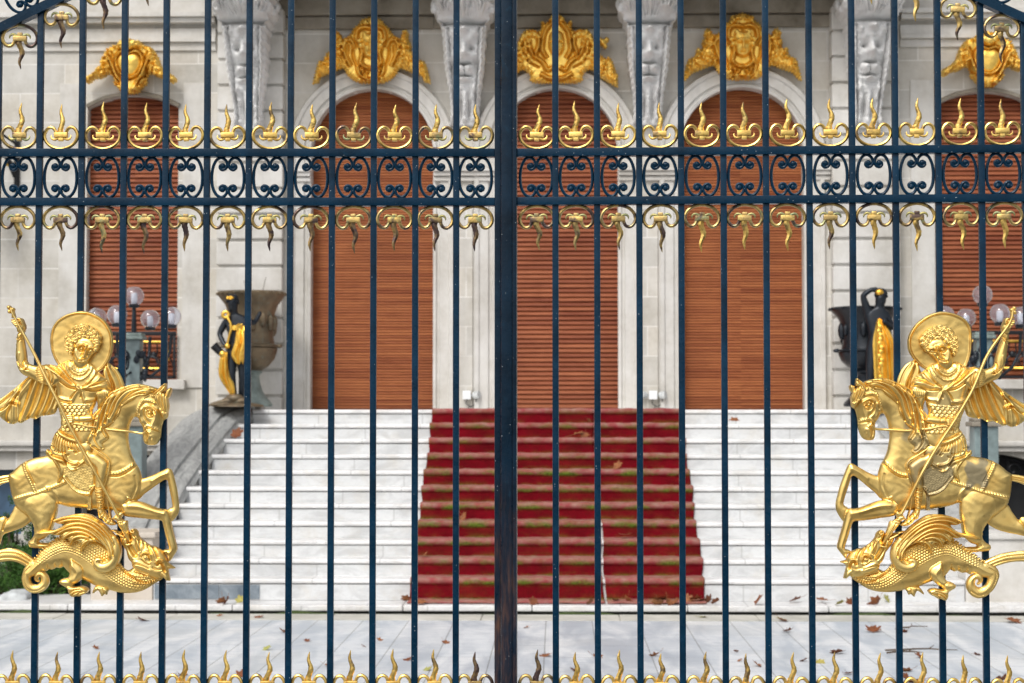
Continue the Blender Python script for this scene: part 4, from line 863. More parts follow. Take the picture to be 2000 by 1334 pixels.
# roller shutters of real slats
def shutter(mb, xc, hw, z0, z1, y, pitch, d):
    z = z0; ring = []
    while z < z1:
        ring += [(-d*.9, z), (-d, z+pitch*.12), (-d*.75, z+pitch*.55), (-.1*d, z+pitch*.86), (.25*d, z+pitch*.93)]; z += pitch
    ring = [(q, zz) for q, zz in ring]
    L = [(xc-hw, y+q, zz) for q, zz in ring]; Rr = [(xc+hw, y+q, zz) for q, zz in ring]; n = len(ring)
    mb.add(L+Rr, [(i, n+i, n+i+1, i+1) for i in range(n-1)])
DEEP = YW+.16
for k, o in enumerate(openings):
    ctr = (k == 1 or o[4] == 'window')
    fr = empty('door' if o[4] == 'door' else 'window', (o[0], 0, 0)); fr.parent = man
    mb = MB(); zt = o[2](0)+.05; shutter(mb, o[0], o[1]+.05, (ZL-.6 if o[4] == 'door' else o[3]), zt, DEEP, .0567 if ctr else .0345, .028 if ctr else .013)
    mb.v = [(x-o[0], y-YW, z) for x, y, z in mb.v]
    mb.build('roller_shutter', M['wood2'] if ctr else M['wood'], fr)
# --- archivolts and jambs of the doors: a moulded band swept along jamb - arch - jamb
prof = [(0.0,0.0),(0.0,.055),(.035,.062),(.05,.04),(.075,.04),(.085,.07),(.185,.075),(.20,.095),(.245,.10),(.262,.06),(.275,0.0)]
for xc in (-2.25, 0.0, 2.25):
    path = [(xc-DHW, ZL-.3, -1, 0), (xc-DHW, Z_SPR, -1, 0)]+[(xc+DHW*math.cos(q), Z_SPR+DHW*math.sin(q), math.cos(q), math.sin(q)) for q in np.linspace(math.pi*.98, math.pi*.02, 30)]+[(xc+DHW, Z_SPR, 1, 0), (xc+DHW, ZL-.3, 1, 0)]
    mb = MB(); rr = []
    for x, z, nx, nz in path: rr.append([(x+nx*w, YW-.002-h, z+nz*w) for w, h in prof])
    mb.loft(rr, closed=False, caps=False); P(mb, 'archivolt', M['stone2'], 35)
# inner moulding line of the side windows
for xc in (-5.2, 5.2):
    mb = MB(); rr = []
    for q in np.linspace(-WHW, WHW, 21):
        z = wtop(q); nx, nz = q/WR, math.sqrt(1-(q/WR)**2)
        rr.append([(xc+q+nx*w, YW-.002-h, z+nz*w) for w, h in [(0,0),(0,.03),(.035,.04),(.05,.0)]])
    mb.loft(rr, closed=False, caps=False); P(mb, 'window_moulding', M['stonedark'], 35)
    # broad flat surround with ears
    mb = MB(); t = WZ1+.16
    for sg in (-1,1):
        mb.box(xc+sg*(WHW+.20)-.14, xc+sg*(WHW+.20)+.14, YW-.024, YW+.01, WB-.1, WZ0+.30, .006)
    P(mb, 'window_surround', M['stone2'])
    mb = MB(); mb.box(xc-WHW-.12, xc+WHW+.12, YW-.13, YW+.1, WB-.12, WB-.002, .012); P(mb, 'window_sill', M['stone2'])
# --- piers between the doors with an impost band, plain dado panels
zi = zy(345, YW)
for xc in (-1.125, 1.125, -3.33, 3.33):
    hw = .105 if abs(xc) < 2 else .07
    mb = MB(); mb.box(xc-hw, xc+hw, YW-.05, YW+.02, ZL-.3, zi, .008); P(mb, 'pier', M['stone'])
    mb = MB()
    for (dz, dp, hh) in ((0,.13,.05),(.052,.16,.03),(-.06,.10,.05)): a_, b_ = (xc-.372, xc+.372) if abs(xc) < 2 else sorted((math.copysign(3.0, xc), math.copysign(3.315, xc))); mb.box(a_, b_, YW-dp, YW+.02, zi+dz, zi+dz+hh, .008)
    P(mb, 'impost', M['stone2'])
# --- rusticated pilasters under the outer consoles
gz = [zy(y, YW-.22, 490) for y in (-20, 69, 117, 168, 218, 270)] 
zz = gz[1]; step = (gz[1]-gz[5])/4
for xc in (-3.72, 3.72):
    mb = MB(); z = zz+step
    while z > -.3:
        mb.box(xc-.40, xc+.40, YW-.24, YW-.001, z-step+.034, z-.001, .012); z -= step
    mb.box(xc-.375, xc+.375, YW-.20, YW-.002, -.3, zz+step)
    P(mb, 'pilaster', M['stone2'])
# --- architrave under the balcony, with fascias, between the consoles; string course on the flanks
def course(x0, x1, seq, name):
    mb = MB()
    for z0, z1, d in seq: mb.box(x0, x1, YW-d, YW-.001, z0, z1, .006)
    P(mb, name, M['stonedark'])
za, zb = zy(54, YW-.06), zy(27, YW-.12)
for x0, x1 in ((-4.16,-1.5+.0),(-1.498,1.498),(1.5,4.16)):
    course(x0, x1, ((za, zb-.014, .06),(zb-.012, zb+.004, .035),(zb+.006, zb+.30, .12)), 'architrave')
for x0, x1 in ((-11,-4.18),(4.18,11)):
    z1, z2 = zy(77, YW-.1), zy(34, YW-.16)
    mb = MB()
    for q0, q1, d in ((z1-.10, z1-.002, .03), (z1, z1+.05, .075), (z1+.052, z1+.17, .05),(z2-.03, z2+.03, .14),(z2+.032,z2+.09,.19),(z2+.092,z2+.5,.06)): mb.box(x0, x1, YW-d, YW-.001, q0, q1, .006)
    P(mb, 'string_course', M['stone2'])
# --- balcony slab above the frame: it shades the wall below it
ZB = zy(0, YW-.4)+.13
mb = MB(); mb.box(-4.35, 4.35, YW-1.25, YW-.001, ZB+.16, ZB+.42, .02); mb.box(-4.25, 4.25, YW-1.15, YW-.13, ZB+.08, ZB+.159, .015); P(mb, 'balcony', M['stonedark'])
# balusters and handrail on it, out of the picture but part of the same balcony
mb = MB(); mb.box(-4.3, 4.3, YW-1.2, YW-1.0, ZB+1.25, ZB+1.38, .02)
for k in range(34):
    x = -4.15+k*8.3/33; mb.lathe([(.07,ZB+.421),(.07,ZB+.5),(.04,ZB+.55),(.085,ZB+.75),(.04,ZB+1.05),(.065,ZB+1.15),(.065,ZB+1.249)], (x, YW-1.1, 0), 10)
P(mb, 'balustrade', M['stone2'], 40)
# --- carved consoles with a lion mask
def console(xc, s=1.0):
    nu, nv = 72, 190; ztop, zbot = ZB+.15, zy(238 if abs(xc) < 2 else 250, YW-.34); yo = .235 if abs(xc) > 2 else 0
    rnd = np.random.RandomState(int(xc*100)+900)
    U, Vv = np.meshgrid(np.linspace(-1,1,nu), np.linspace(0,1,nv))
    hw = np.interp(Vv, [0,.10,.27,.33,.36,.60,.80,.93,1.0], [.35,.36,.345,.272,.262,.238,.185,.168,.195])*s
    dep = np.interp(Vv, [0,.08,.25,.36,.55,.75,.90,.96,1.0], [1.05,.95,.72,.55,.42,.28,.16,.14,.10])
    D = dep*(1-.10*np.abs(U)**2.5)
    def g(u,v,su,sv,a): return a*np.exp(-((U-u)/su)**2-((Vv-v)/sv)**2)
    H = np.zeros(U.shape)
    # acanthus on the head of the console
    for u,v,a in ((-.75,.18,.10),(.75,.18,.10),(-.35,.2,.08),(.35,.2,.08),(0,.16,.12),(-.85,.06,.08),(.85,.06,.08),(0,.25,.08),(-.6,.25,.07),(.6,.25,.07),(-.3,.06,.05),(.3,.06,.05)): H += g(u,v,.17,.055,a)
    H += .018*np.sin(U*14)*np.exp(-((Vv-.15)/.10)**2)
    H -= .10*np.exp(-((Vv-.335)/.014)**2)
    # mask: brow, eyes, nose, muzzle, mouth, beard
    H += g(0,.385,.24,.022,.12)+g(-.55,.40,.2,.03,.07)+g(.55,.40,.2,.03,.07)+g(0,.42,.42,.035,.05)+g(-.35,.45,.18,.03,.05)+g(.35,.45,.18,.03,.05)-g(-.33,.495,.13,.018,.075)-g(.33,.495,.13,.018,.075)+g(0,.52,.17,.06,.085)+g(0,.545,.34,.03,.08)-g(0,.595,.42,.014,.12)+g(-.24,.635,.2,.034,.09)+g(.24,.635,.2,.034,.09)-g(0,.64,.035,.03,.06)-g(-.62,.60,.13,.05,.06)-g(.62,.60,.13,.05,.06)+g(-.75,.52,.12,.1,.05)+g(.75,.52,.12,.1,.05)-g(0,.675,.40,.012,.11)+g(0,.70,.30,.018,.10)-g(0,.72,.4,.012,.03)
    H += g(-.6,.76,.16,.03,.05)+g(.6,.76,.16,.03,.05)+g(-.4,.82,.14,.03,.04)+g(.4,.82,.14,.03,.04)+.03*np.cos(U*9)*np.exp(-((Vv-.88)/.07)**2)+g(-.8,.965,.2,.025,.05)+g(.8,.965,.2,.025,.05)
    for k in range(60): H += g(rnd.uniform(-1,1), rnd.uniform(.02,.95), rnd.uniform(.05,.12), rnd.uniform(.01,.025), rnd.uniform(-.022,.022))
    for q in range(110): H += g(rnd.uniform(-1,1), rnd.uniform(.36,.99), rnd.uniform(.03,.08), rnd.uniform(.005,.013), rnd.uniform(-.024,.018))
    hd = np.clip((.34-Vv)/.05,0,1)
    for q in range(26): H += hd*g(rnd.uniform(-.95,.95), rnd.uniform(.02,.30), rnd.uniform(.08,.2), rnd.uniform(.012,.03), rnd.uniform(-.07,.10))
    for cu, cv, sw in ((0,.20,.42),(-.72,.17,.36),(.72,.17,.36)):               # three acanthus leaves: ribs fanning from the tip
        du = (U-cu)/sw; dv = (cv+.13-Vv)/.20; m = np.exp(-(du/.95)**4)*np.clip(dv*4,0,1)*np.clip((1.4-dv)*4,0,1)
        H += hd*m*(.05*np.abs(np.cos(du*5.2/(.35+.65*np.clip(dv,0,1))))-.03)+hd*.05*np.exp(-(du/.12)**2)*m
    for sg in (-1,1): H += .05*np.exp(-((U-sg*.86)/.07)**2)*(Vv > .36); H -= .05*np.exp(-((U-sg*.70)/.05)**2)*(Vv > .36)
    fl = np.clip((Vv-.76)/.04,0,1)*np.clip((.99-Vv)/.03,0,1); H += fl*(.045*np.abs(np.cos(U*6.0))-.03)
    H *= 1.35*np.clip((1-np.abs(U))*9,0,1)
    hw = hw*(1+.05*np.sin(Vv*85)*(Vv < .34)+.025*np.sin(Vv*140+1))
    Dd = D+H
    front = np.stack([xc+U*hw, YW-yo-Dd, ztop-(ztop-zbot)*Vv], -1)
    mb = MB(); rings = []
    for i in range(nv):
        r = [tuple(p) for p in front[i]]; w = hw[i,0]; y0 = front[i,0,1]
        for q in (.35,.7,1.0): r.append((xc+w*(1-.03*math.sin(i*.35)), y0+(YW-.0-y0)*q, front[i,0,2]))
        r = r[:nu]+r[nu:]
        for q in (1.0,.7,.35): r.append((xc-w*(1-.03*math.sin(i*.35)), y0+(YW-.0-y0)*q, front[i,0,2]))
        rings.append(r)
    mb.loft(rings)
    # volutes at the sides of the head
    for sg in (-1,1):
        mb.sphere((xc+sg*.345*s, YW-.62, ztop-(ztop-zbot)*.25), .065, (.7,1,.8), 12); mb.sphere((xc+sg*.365*s, YW-.80, ztop-(ztop-zbot)*.10), .07, (.7,1,1.3), 12); mb.sphere((xc+sg*.36*s, YW-.45, ztop-(ztop-zbot)*.20), .06, (.7,1,1.2), 12)
    P(mb, 'console', M['stonewhite'], 60)
for xc, s in ((-1.11,1.0),(1.11,1.0),(-3.72,.98),(3.72,.98)): console(xc, s)
# --- gilded cartouches above the arches (outlines as half silhouettes, mirrored)
def mirror(h): return h+[(-x,y) for x, y in reversed(h) if abs(x) > .01]
H_A = [(0,33),(9,36),(19,39),(25,48),(33,54),(38,62),(46,71),(57,75),(60,67),(67,62),(73,68),(72,77),(78,90),(76,101),(83,101),(89,104),(91,115),(104,122),(110,140),(115,163),(106,158),(97,148),(86,144),(68,137),(54,133),(48,145),(34,157),(18,162),(0,162)]
H_C = [(0,31),(8,33),(13,40),(20,47),(30,46),(29,57),(36,63),(44,60),(53,60),(63,63),(69,70),(74,86),(72,103),(82,106),(95,116),(107,118),(113,134),(118,150),(119,172),(110,167),(93,157),(82,150),(69,138),(57,141),(50,151),(51,158),(40,163),(17,164),(0,163)]
H_S = [(0,74),(11,78),(20,80),(27,87),(42,92),(53,107),(57,116),(60,127),(70,138),(84,146),(90,154),(82,160),(72,152),(57,149),(47,142),(37,143),(32,152),(32,162),(22,169),(15,179),(0,181)]
SC_ = YW/FPX
def cartouche(xc, half, cy, kind):
    rnd = random.Random(kind)
    half = [(x,y-cy) for x,y in half]; st = []; shp = []
    def both(l): return [l, [(-x,y) for x,y in l]]
    S0 = Sh(mirror(half), 0, 6, 7, n=4); shp.append(S0)
    # scalloped leafy rim: the outline waves and each lobe is divided from the next by a groove
    pl = np.r_[S0.poly, S0.poly[:1]]; L = np.r_[0, np.cumsum(np.hypot(*np.diff(pl, axis=0).T))]; nl = max(20, int(L[-1]/6.2)); pit = L[-1]/nl
    q = np.arange(0, L[-1], .8); px_ = np.interp(q, L, pl[:,0]); py_ = np.interp(q, L, pl[:,1]); tx = np.gradient(px_); ty = np.gradient(py_); tl = np.hypot(tx,ty)+1e-6
    wv = 1.5*np.cos(2*math.pi*q/pit); sgn = -1 if kind else 1
    area = .5*np.sum(pl[:-1,0]*pl[1:,1]-pl[1:,0]*pl[:-1,1]); o_ = 1 if area > 0 else -1
    S0.poly = np.stack([px_+o_*ty/tl*wv, py_-o_*tx/tl*wv], 1)
    def rimtex(x, y, d):
        S, T = param(pl, x, y); dd = np.abs(T); return (4.6*np.abs(np.cos(math.pi*S/pit))-4.2)*np.exp(-(dd/7.5)**2)
    S0.tex = rimtex
    def rib(l, w, a):
        for q in both(l):
            st.append((q, w*.62, a*1.15 if a > 0 else a*1.4))
            if a > 0:
                cc = catmull(q, False, 4); tg = np.gradient(cc, axis=0); tg /= np.hypot(tg[:,0], tg[:,1])[:,None]+1e-6; nn = np.stack([tg[:,1], -tg[:,0]], 1)
                for o2 in (-1, 1): st.append(([tuple(v) for v in cc+nn*o2*(w*.62+2.0)], 1.3, -4.2))
    if kind in ('A','B'):
        rib([(0,58-cy),(14,56-cy),(25,62-cy),(28,78-cy),(20,92-cy),(17,108-cy),(20,124-cy),(10,134-cy),(0,136-cy)],2.6,7); rib([(32,94-cy),(36,84-cy),(44,80-cy),(52,86-cy),(52,102-cy),(46,118-cy),(40,130-cy)],3,6); rib([(26,130-cy),(22,146-cy),(8,156-cy),(0,158-cy)],2.6,5); rib([(36,100-cy),(34,116-cy),(28,128-cy)],4,-4); rib([(44,90-cy),(44,104-cy)],3,-4); rib([(8,142-cy),(13,148-cy),(16,140-cy)],3.5,5)
        shp.append(Sh([(0,66-cy),(10,68-cy),(17,76-cy),(18,88-cy),(15,104-cy),(10,114-cy),(0,118-cy),(-10,114-cy),(-15,104-cy),(-18,88-cy),(-17,76-cy),(-10,68-cy)],6,16,14,strokes=[([(0,84-cy),(0,96-cy),(0,102-cy)],2.2,5),([(-4,103-cy),(4,103-cy)],1.4,2.0),([(-5,108-cy),(0,109-cy),(5,108-cy)],1.2,-3.5),([(-11,86-cy),(-6,84-cy),(-3,87-cy)],1.6,2.5),([(11,86-cy),(6,84-cy),(3,87-cy)],1.6,2.5),([(-10,91-cy),(-4,91-cy)],1.8,-3.5),([(10,91-cy),(4,91-cy)],1.8,-3.5),([(-15,78-cy),(-8,72-cy),(0,76-cy),(8,72-cy),(15,78-cy)],2.0,3.0)]))
        for sx in (-1,1): shp += [blob(sx*19,92-cy,5.5,12,5), blob(sx*21,82-cy,5,10,5), blob(sx*12,70-cy,5,14,4)]
    elif kind == 'C':
        rib([(62,76-cy),(48,68-cy),(36,74-cy),(34,92-cy),(40,112-cy),(26,126-cy),(18,140-cy),(8,136-cy)],2.6,7); rib([(54,84-cy),(50,102-cy),(40,118-cy)],2.4,5); rib([(66,84-cy),(64,104-cy),(52,124-cy),(34,134-cy)],3,-4); rib([(26,84-cy),(28,100-cy),(20,116-cy)],2.6,6); rib([(0,40-cy),(12,52-cy),(22,66-cy),(26,80-cy)],2.8,6); rib([(30,148-cy),(14,156-cy),(0,158-cy)],3,5)
        shp.append(Sh([(0,64-cy),(10,67-cy),(15,78-cy),(15,96-cy),(9,110-cy),(0,114-cy),(-9,110-cy),(-15,96-cy),(-15,78-cy),(-10,67-cy)],8,15,13,strokes=[([(0,80-cy),(0,94-cy)],2.2,5),([(-5,104-cy),(0,105-cy),(5,104-cy)],1.2,-3.5),([(-10,88-cy),(-4,88-cy)],1.8,-3.5),([(10,88-cy),(4,88-cy)],1.8,-3.5),([(-4,99-cy),(4,99-cy)],1.4,2)]))
        for k in range(9):
            a = k/8*math.pi*.9-.2; 
            for sx in (-1,1): shp.append(blob(sx*(46+26*math.cos(a-.6)), 92-cy-26*math.sin(a-.5)+6, 5.4, 7, 6))
        shp += [blob(91,85-cy,7,0,8), blob(84,80-cy,5,0,6), blob(98,80-cy,5,0,6), blob(95,92-cy,4.5,0,5), blob(-91,85-cy,7,0,8), blob(-84,80-cy,5,0,6), blob(-98,80-cy,5,0,6)]
    else:
        rib([(0,104-cy),(14,100-cy),(24,108-cy),(26,124-cy),(18,142-cy),(6,150-cy),(0,151-cy)],2.4,5); rib([(54,112-cy),(42,110-cy),(34,124-cy),(26,144-cy),(16,160-cy),(10,176-cy)],3.2,7); rib([(46,120-cy),(38,132-cy),(30,148-cy)],2.4,-4); rib([(36,100-cy),(30,112-cy),(28,126-cy)],2.6,-3); rib([(28,154-cy),(20,164-cy)],3,5)
        shp.append(Sh([(0,106-cy),(12,106-cy),(21,114-cy),(21,128-cy),(12,143-cy),(0,148-cy),(-12,143-cy),(-21,128-cy),(-21,114-cy),(-12,106-cy)],8,8,18))
        for sx in (-1,1): shp += [blob(sx*9,86-cy,8,8,8)]
        shp.append(blob(0,88-cy,10,10,10))
    # foliage and flowers along the arms and round the rim: many small knobs
    S0.strokes = st; n = 0; P0 = np.array(S0.poly)
    tries = 0
    while n < 95 and tries < 5000:
        tries += 1
        x = rnd.uniform(0, P0[:,0].max()); y = rnd.uniform(P0[:,1].min(), P0[:,1].max())
        far = (abs(x) > (50 if kind != 'S' else 40)) or (y < P0[:,1].min()+22 and abs(x) > 4) or (y > P0[:,1].max()-16 and abs(x) > 8)
        if not far: continue
        X1 = np.array([[x]]); Y1 = np.array([[y]])
        if not inside(P0, X1, Y1)[0,0] or seg_dist(P0, X1, Y1, True)[0,0] < 1.0: continue
        r = rnd.uniform(2.2,4.4); hh = rnd.uniform(5,9)
        for sx in (-1,1): shp.append(blob(sx*x+rnd.uniform(-1,1), y+rnd.uniform(-1,1), r*rnd.uniform(.85,1.15), rnd.uniform(2,9), hh, strokes=[([(sx*x-r,y),(sx*x+r,y)],.9,-2)] if rnd.random() < .4 else ()))
        n += 1
    V, F = relief_mesh('cartouche', shp, 1.0, -8)
    zc = zy(cy, YW-.12)
    # the top leans out towards the viewer, as the carving stands on the arch moulding
    V2 = np.stack([xc+V[:,0]*SC_, -.10-(V[:,2]+8)*SC_*1.4-np.clip(-V[:,1],0,200)*SC_*.10, zc-V[:,1]*SC_], 1)
    me, used = mesh_np('cartouche', V2, F); o = link('cartouche', me, M['gilt'], man); return o
cartouche(-2.25, H_A, 100, 'A'); cartouche(2.25, [(x,y-3) for x,y in H_A], 97, 'B'); cartouche(0.0, H_C, 100, 'C')
cartouche(-5.2, H_S, 130, 'S'); cartouche(5.2, [(x,y-6) for x,y in H_S], 124, 'S')
# --- window grilles: black iron frames with a gold inner border and scroll work
for xc in (-5.2, 5.2):
    g = empty('window_grille', (0,0,0)); g.parent = man; yg = -.06
    z0, z1 = WB+.06, zy(655, YW)
    mb = MB(); mb.box(xc-WHW, xc+WHW, yg-.02, yg+.02, z1, z1+.05, .006); mb.box(xc-WHW, xc+WHW, yg-.015, yg+.015, z0-.05, z0-.02, .005)
    for sg in (-1,1): mb.box(xc+sg*(WHW-.02)-.015, xc+sg*(WHW-.02)+.015, yg-.015, yg+.015, z0-.05, z1, .004)
    zm = (z0+z1)/2; hh = (z1-z0)/2
    for k in range(-3,4):
        c0 = xc+k*.145
        for sg in (-1,1):
            sp = [(c0+sg*(.015+.055*(1-q/3.2)*math.cos(q*2.2)+.02), yg, zm+.72*hh*(q/3.2-.5)*1.5+.05*math.sin(q*2.2)) for q in np.linspace(0,3.2,22)]
            mb.tube(sp, .0095, 6)
        mb.sphere((c0, yg, zm), .035, (1,.6,1.3), 8)
    mb.build('ironwork', M['iron'], g, 40)
    mb = MB(); a, b, c, d = xc-WHW+.09, xc+WHW-.09, z0+.07, z1-.08; ch = .06
    mb.tube([(a+ch,yg-.025,c),(b-ch,yg-.025,c),(b-.02,yg-.025,c+.05),(b-.02,yg-.025,c+.09),(b,yg-.025,c+.12),(b,yg-.025,d-.12),(b-.02,yg-.025,d-.09),(b-.02,yg-.025,d-.05),(b-ch,yg-.025,d),(a+ch,yg-.025,d),(a+.02,yg-.025,d-.05),(a+.02,yg-.025,d-.09),(a,yg-.025,d-.12),(a,yg-.025,c+.12),(a+.02,yg-.025,c+.09),(a+.02,yg-.025,c+.05)], .016, 6, loop=True)
    mb.build('gold_border', M['giltdrape'], g, 40)
# --- plinth mouldings and the cellar openings
zp = zy(872, YW-.1)
for x0, x1 in ((-11,-4.14),(4.14,11)):
    mb = MB(); mb.box(x0, x1, YW-.14, YW-.001, zp, zp+.07, .02); mb.box(x0, x1, YW-.10, YW-.001, zp-.06, zp-.002, .01); P(mb, 'plinth_moulding', M['stone2'])
for i, o in enumerate(cell):
    w = empty('cellar_opening', (0,0,0)); w.parent = man
    zt = o[2](0); mb = MB(); mb.box(o[0]-o[1]-.02, o[0]+o[1]+.02, .24, .26, o[3]-.02, zt+.03)
    mb.build('panel', M['dark'] if i < 2 else M['bluedoor'], w)
    if i < 2:
        mb = MB(); yb = .08
        for k in range(5):
            x = o[0]-o[1]+.1+k*(2*o[1]-.2)/4; mb.tube([(x,yb,o[3]),(x,yb,o[2](x-o[0])-.06)], .011, 6)
        for dz in (.06, .5): mb.tube([(o[0]-o[1],yb,o[3]+dz),(o[0]+o[1],yb,o[3]+dz)], .011, 6)
        mb.tube([(o[0]+o[1]*math.cos(q)*.95,yb,o[2](o[1]*math.cos(q)*.95)-.05) for q in np.linspace(math.pi,0,16)], .014, 6)
        for sg in (-1,1): mb.tube([(o[0]+sg*(.3+.09*(1-q/7)*math.cos(q)),yb,zt-.2+.09*(1-q/7)*math.sin(q)) for q in np.linspace(0,6,26)], .011, 6)
        mb.build('iron_bars', M['iron'], w, 40)
# ------------------------------------------------------------------ forecourt, stairs, carpet, parapets
def sheet(name, x0, x1, y0, y1, z, mat):
    mb = MB(); mb.add([(x0,y0,z),(x1,y0,z),(x1,y1,z),(x0,y1,z)], [(0,1,2,3)]); return tag(mb.build(name, mat), kind='structure')
sheet('ground', -150, 150, -150, 150, GZ-.012, M['strip'])
sheet('forecourt_paving', -14, 14, 5.3, 17.02, GZ-.004, M['paving'])
sheet('street', -150, 150, -40, 3.6, GZ-.008, M['asphalt'])
mb = MB(); mb.box(-60, 60, 3.61, 5.29, GZ-.1, GZ+.03, .015); tag(mb.build('pavement', M['kerbstone']), kind='structure')
mb = MB(); rnd = random.Random(3)
x = -9.0
while x < 9:
    w = rnd.uniform(.9,1.5); mb.box(x, min(x+w-.008,9.0), 17.03, 17.505, GZ-.1, GZ+rnd.uniform(.000,.004), .004); x += w
tag(mb.build('edging_slabs', M['strip']), kind='structure')
# low plinth that carries the stairs
mb = MB(); x = -6.2
while x < 6.2:
    w = rnd.uniform(1.1,1.7); mb.box(x, min(x+w-.006,6.2), 17.585+rnd.uniform(-.006,.006), 18.6, -.060, rnd.uniform(-.004,.0), .012); x += w
tag(mb.build('stair_plinth', M['marble']), kind='structure')
mb = MB(); x = -6.3; v0 = []
pts = [(q, 17.568+.012*math.sin(q*3.1)+.015*math.sin(q*9.7)) for q in np.linspace(-6.2,6.2,260)]
rings = []
for i,(q, y) in enumerate(pts):
    h = max(-.03, .020*(-.22+.9*math.sin(q*2.3+1)+.5*math.sin(q*7.1)+.3*math.sin(q*17)))
    rings.append([(q,y-.03-h*.9,GZ-.013),(q,y-.012,GZ+h*.8-.006),(q,y+.014,GZ+h*1.15-.006),(q,y+.05,GZ+h-.008),(q,y+.085,GZ-.013)])
mb.loft(rings, closed=False, caps=False); tag(mb.build('moss', M['moss'], smooth=60), kind='stuff', label='line of green moss along the foot of the stair plinth')
mb = MB(); mb.box(-6.19, 6.19, 17.655, 18.5, GZ-.1, -.0605); tag(mb.build('plinth_recess', M['joint']), kind='structure')  # dark colour adds the shade of the gap under the plinth slab
sheet('damp_joint', -9, 9, 17.45, 17.70, GZ-.0115, M['joint'])
# stairs
Z1, RIS, TRD, NST = .21, .1658, .33, 11
YB = 18.0
def sz(n): return Z1+(n-1)*RIS
def sy(n): return YB+(n-1)*TRD
EDGE = {1:3.94,2:3.96,3:3.97,4:3.98,5:3.97,6:3.96,7:3.89,8:3.81,9:3.74,10:3.65,11:3.52}
st = empty('staircase', (0, YB, 0)); tag(st, 'broad white veined marble staircase of eleven steps rising to the shuttered doors', 'staircase')
for n in range(1, NST+1):
    z0 = 0.0 if n == 1 else sz(n-1); z1 = sz(n); y = sy(n); e = EDGE[n]; back = (YW-.01) if n == NST else y+TRD+.06
    rb = MB(); rb.box(-e, e, y+.004, y+.09, z0, z1-.055); rb.v = [(x,yy-YB,z) for x,yy,z in rb.v]
    jb = MB(); jb.box(-e+.002, e-.002, y+.022, back-.001, z0, z1-.0475); jb.v = [(x,yy-YB,z) for x,yy,z in jb.v]  # dark joint behind the gap; its colour also draws the nosing's shadow line
    mb = MB()
    # tread slab with a rounded nosing, laid in lengths
    rnd = random.Random(n); xs_ = [-e]; 
    while xs_[-1] < e: xs_.append(min(e, xs_[-1]+rnd.uniform(1.3,2.3)))
    for a, b in zip(xs_[:-1], xs_[1:]):
        dz = rnd.uniform(-.0015,.0015)
        pr = [(back,z1-.047),(y+.03,z1-.047),(y-.002,z1-.046),(y-.012,z1-.038),(y-.016,z1-.024),(y-.012,z1-.010),(y-.002,z1-.001),(y+.02,z1),(back,z1)]
        mb.loft([[(a+.0012,p[0]-0.0,p[1]+dz) for p in pr],[(b-.0012,p[0],p[1]+dz) for p in pr]])
    mb.v = [(x,yy-YB,z) for x,yy,z in mb.v]
    so_ = mb.build('step', M['marble'], st, 35); rb.build('riser', M['riser'], so_); jb.build('shadow_line_joint', M['joint'], so_)
# dark veined panels let into the lowest riser on the left
mb = MB()
for a, b in ((-3.93,-3.30),(-3.295,-2.90)): mb.box(a, b, -.006, .006, .012, Z1-.06, .003)
mb.build('riser_panel', M['slate'], st)
mb = MB(); mb.box(-3.6,-3.0,-.02,0.0,0,.01); 
# carpets
def carpet(name, xa, xb, seed):
    """xa, xb: functions of n (0..11) giving the edges"""
    rnd = random.Random(seed); prof = []                     # (y, z, tread flag, moss flag, n)
    off = .012
    prof.append((YB-.30, .0+off, 1, .2, 0)); prof.append((YB-.02, 0+off, 1, .5, 0)); prof.append((YB+.003-off, .02+off, 0, .95, .1))
    for n in range(1, NST+1):
        y, z = sy(n), sz(n); zb = (0 if n == 1 else sz(n-1))
        for q, ms in ((.10,.55),(.25,.22),(.5,.05),(.8,.04)): prof.append((y+.003-off, zb+(z-zb-.05)*q, 0, ms, n-1+q))
        prof += [(y+.001-off,z-.055,0,.25,n-.2),(y-.010-off,z-.046,.05,.8,n-.15),(y-.016-off,z-.032,.55,.9,n-.1),(y-.016-off,z-.014,.9,.5,n-.05),(y-.008-off,z+.004,1,.25,n),(y+.012,z+off,1,.2,n),(y+.10,z+off,1,.3,n),(y+.2,z+off,1,.25,n),(y+.28,z+off,1,.6,n)]
    NX = 64; vs = []; fl = []; ms_ = []
    for i, (y, z, t, m, n) in enumerate(prof):
        a, b = xa(n), xb(n)
        for j in range(NX+1):
            q = j/NX; x = a+(b-a)*q; wv = .004*math.sin(x*9+n*2.1+seed)+.003*math.sin(x*23+n*5.3)
            pile = .004*rnd.uniform(-1,1)
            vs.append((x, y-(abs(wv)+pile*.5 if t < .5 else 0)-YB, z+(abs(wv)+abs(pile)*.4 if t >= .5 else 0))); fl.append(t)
            edge = .0; ms_.append(m*(.75+.35*math.sin(n*1.9+.5)*.5+ (.40 if 1 <= round(n) <= 7 else 0)) if n < 10.6 else m*.35)
    f = [(i*(NX+1)+j, i*(NX+1)+j+1, (i+1)*(NX+1)+j+1, (i+1)*(NX+1)+j) for i in range(len(prof)-1) for j in range(NX)]
    me = bpy.data.meshes.new(name); me.from_pydata(vs, [], f); me.update()
    for nm, dat in (('tread', fl), ('mossy', ms_)):
        a = me.attributes.new(nm, 'FLOAT', 'POINT'); a.data.foreach_set('value', np.clip(np.array(dat, np.float32), 0, 1))
    o = link(name, me, M['carpet'], None, True); o.location = (0, YB, 0)
    md = o.modifiers.new('thickness', 'SOLIDIFY'); md.thickness = .010; md.offset = -1
    return o
wob = lambda n, s: .010*math.sin(n*1.7+s)
cl = carpet('stair_carpet', lambda n: -1.437-.0*n+wob(n,0), lambda n: .462-.004*n+wob(n,2)-(.010 if n < 5 else .003), 1)
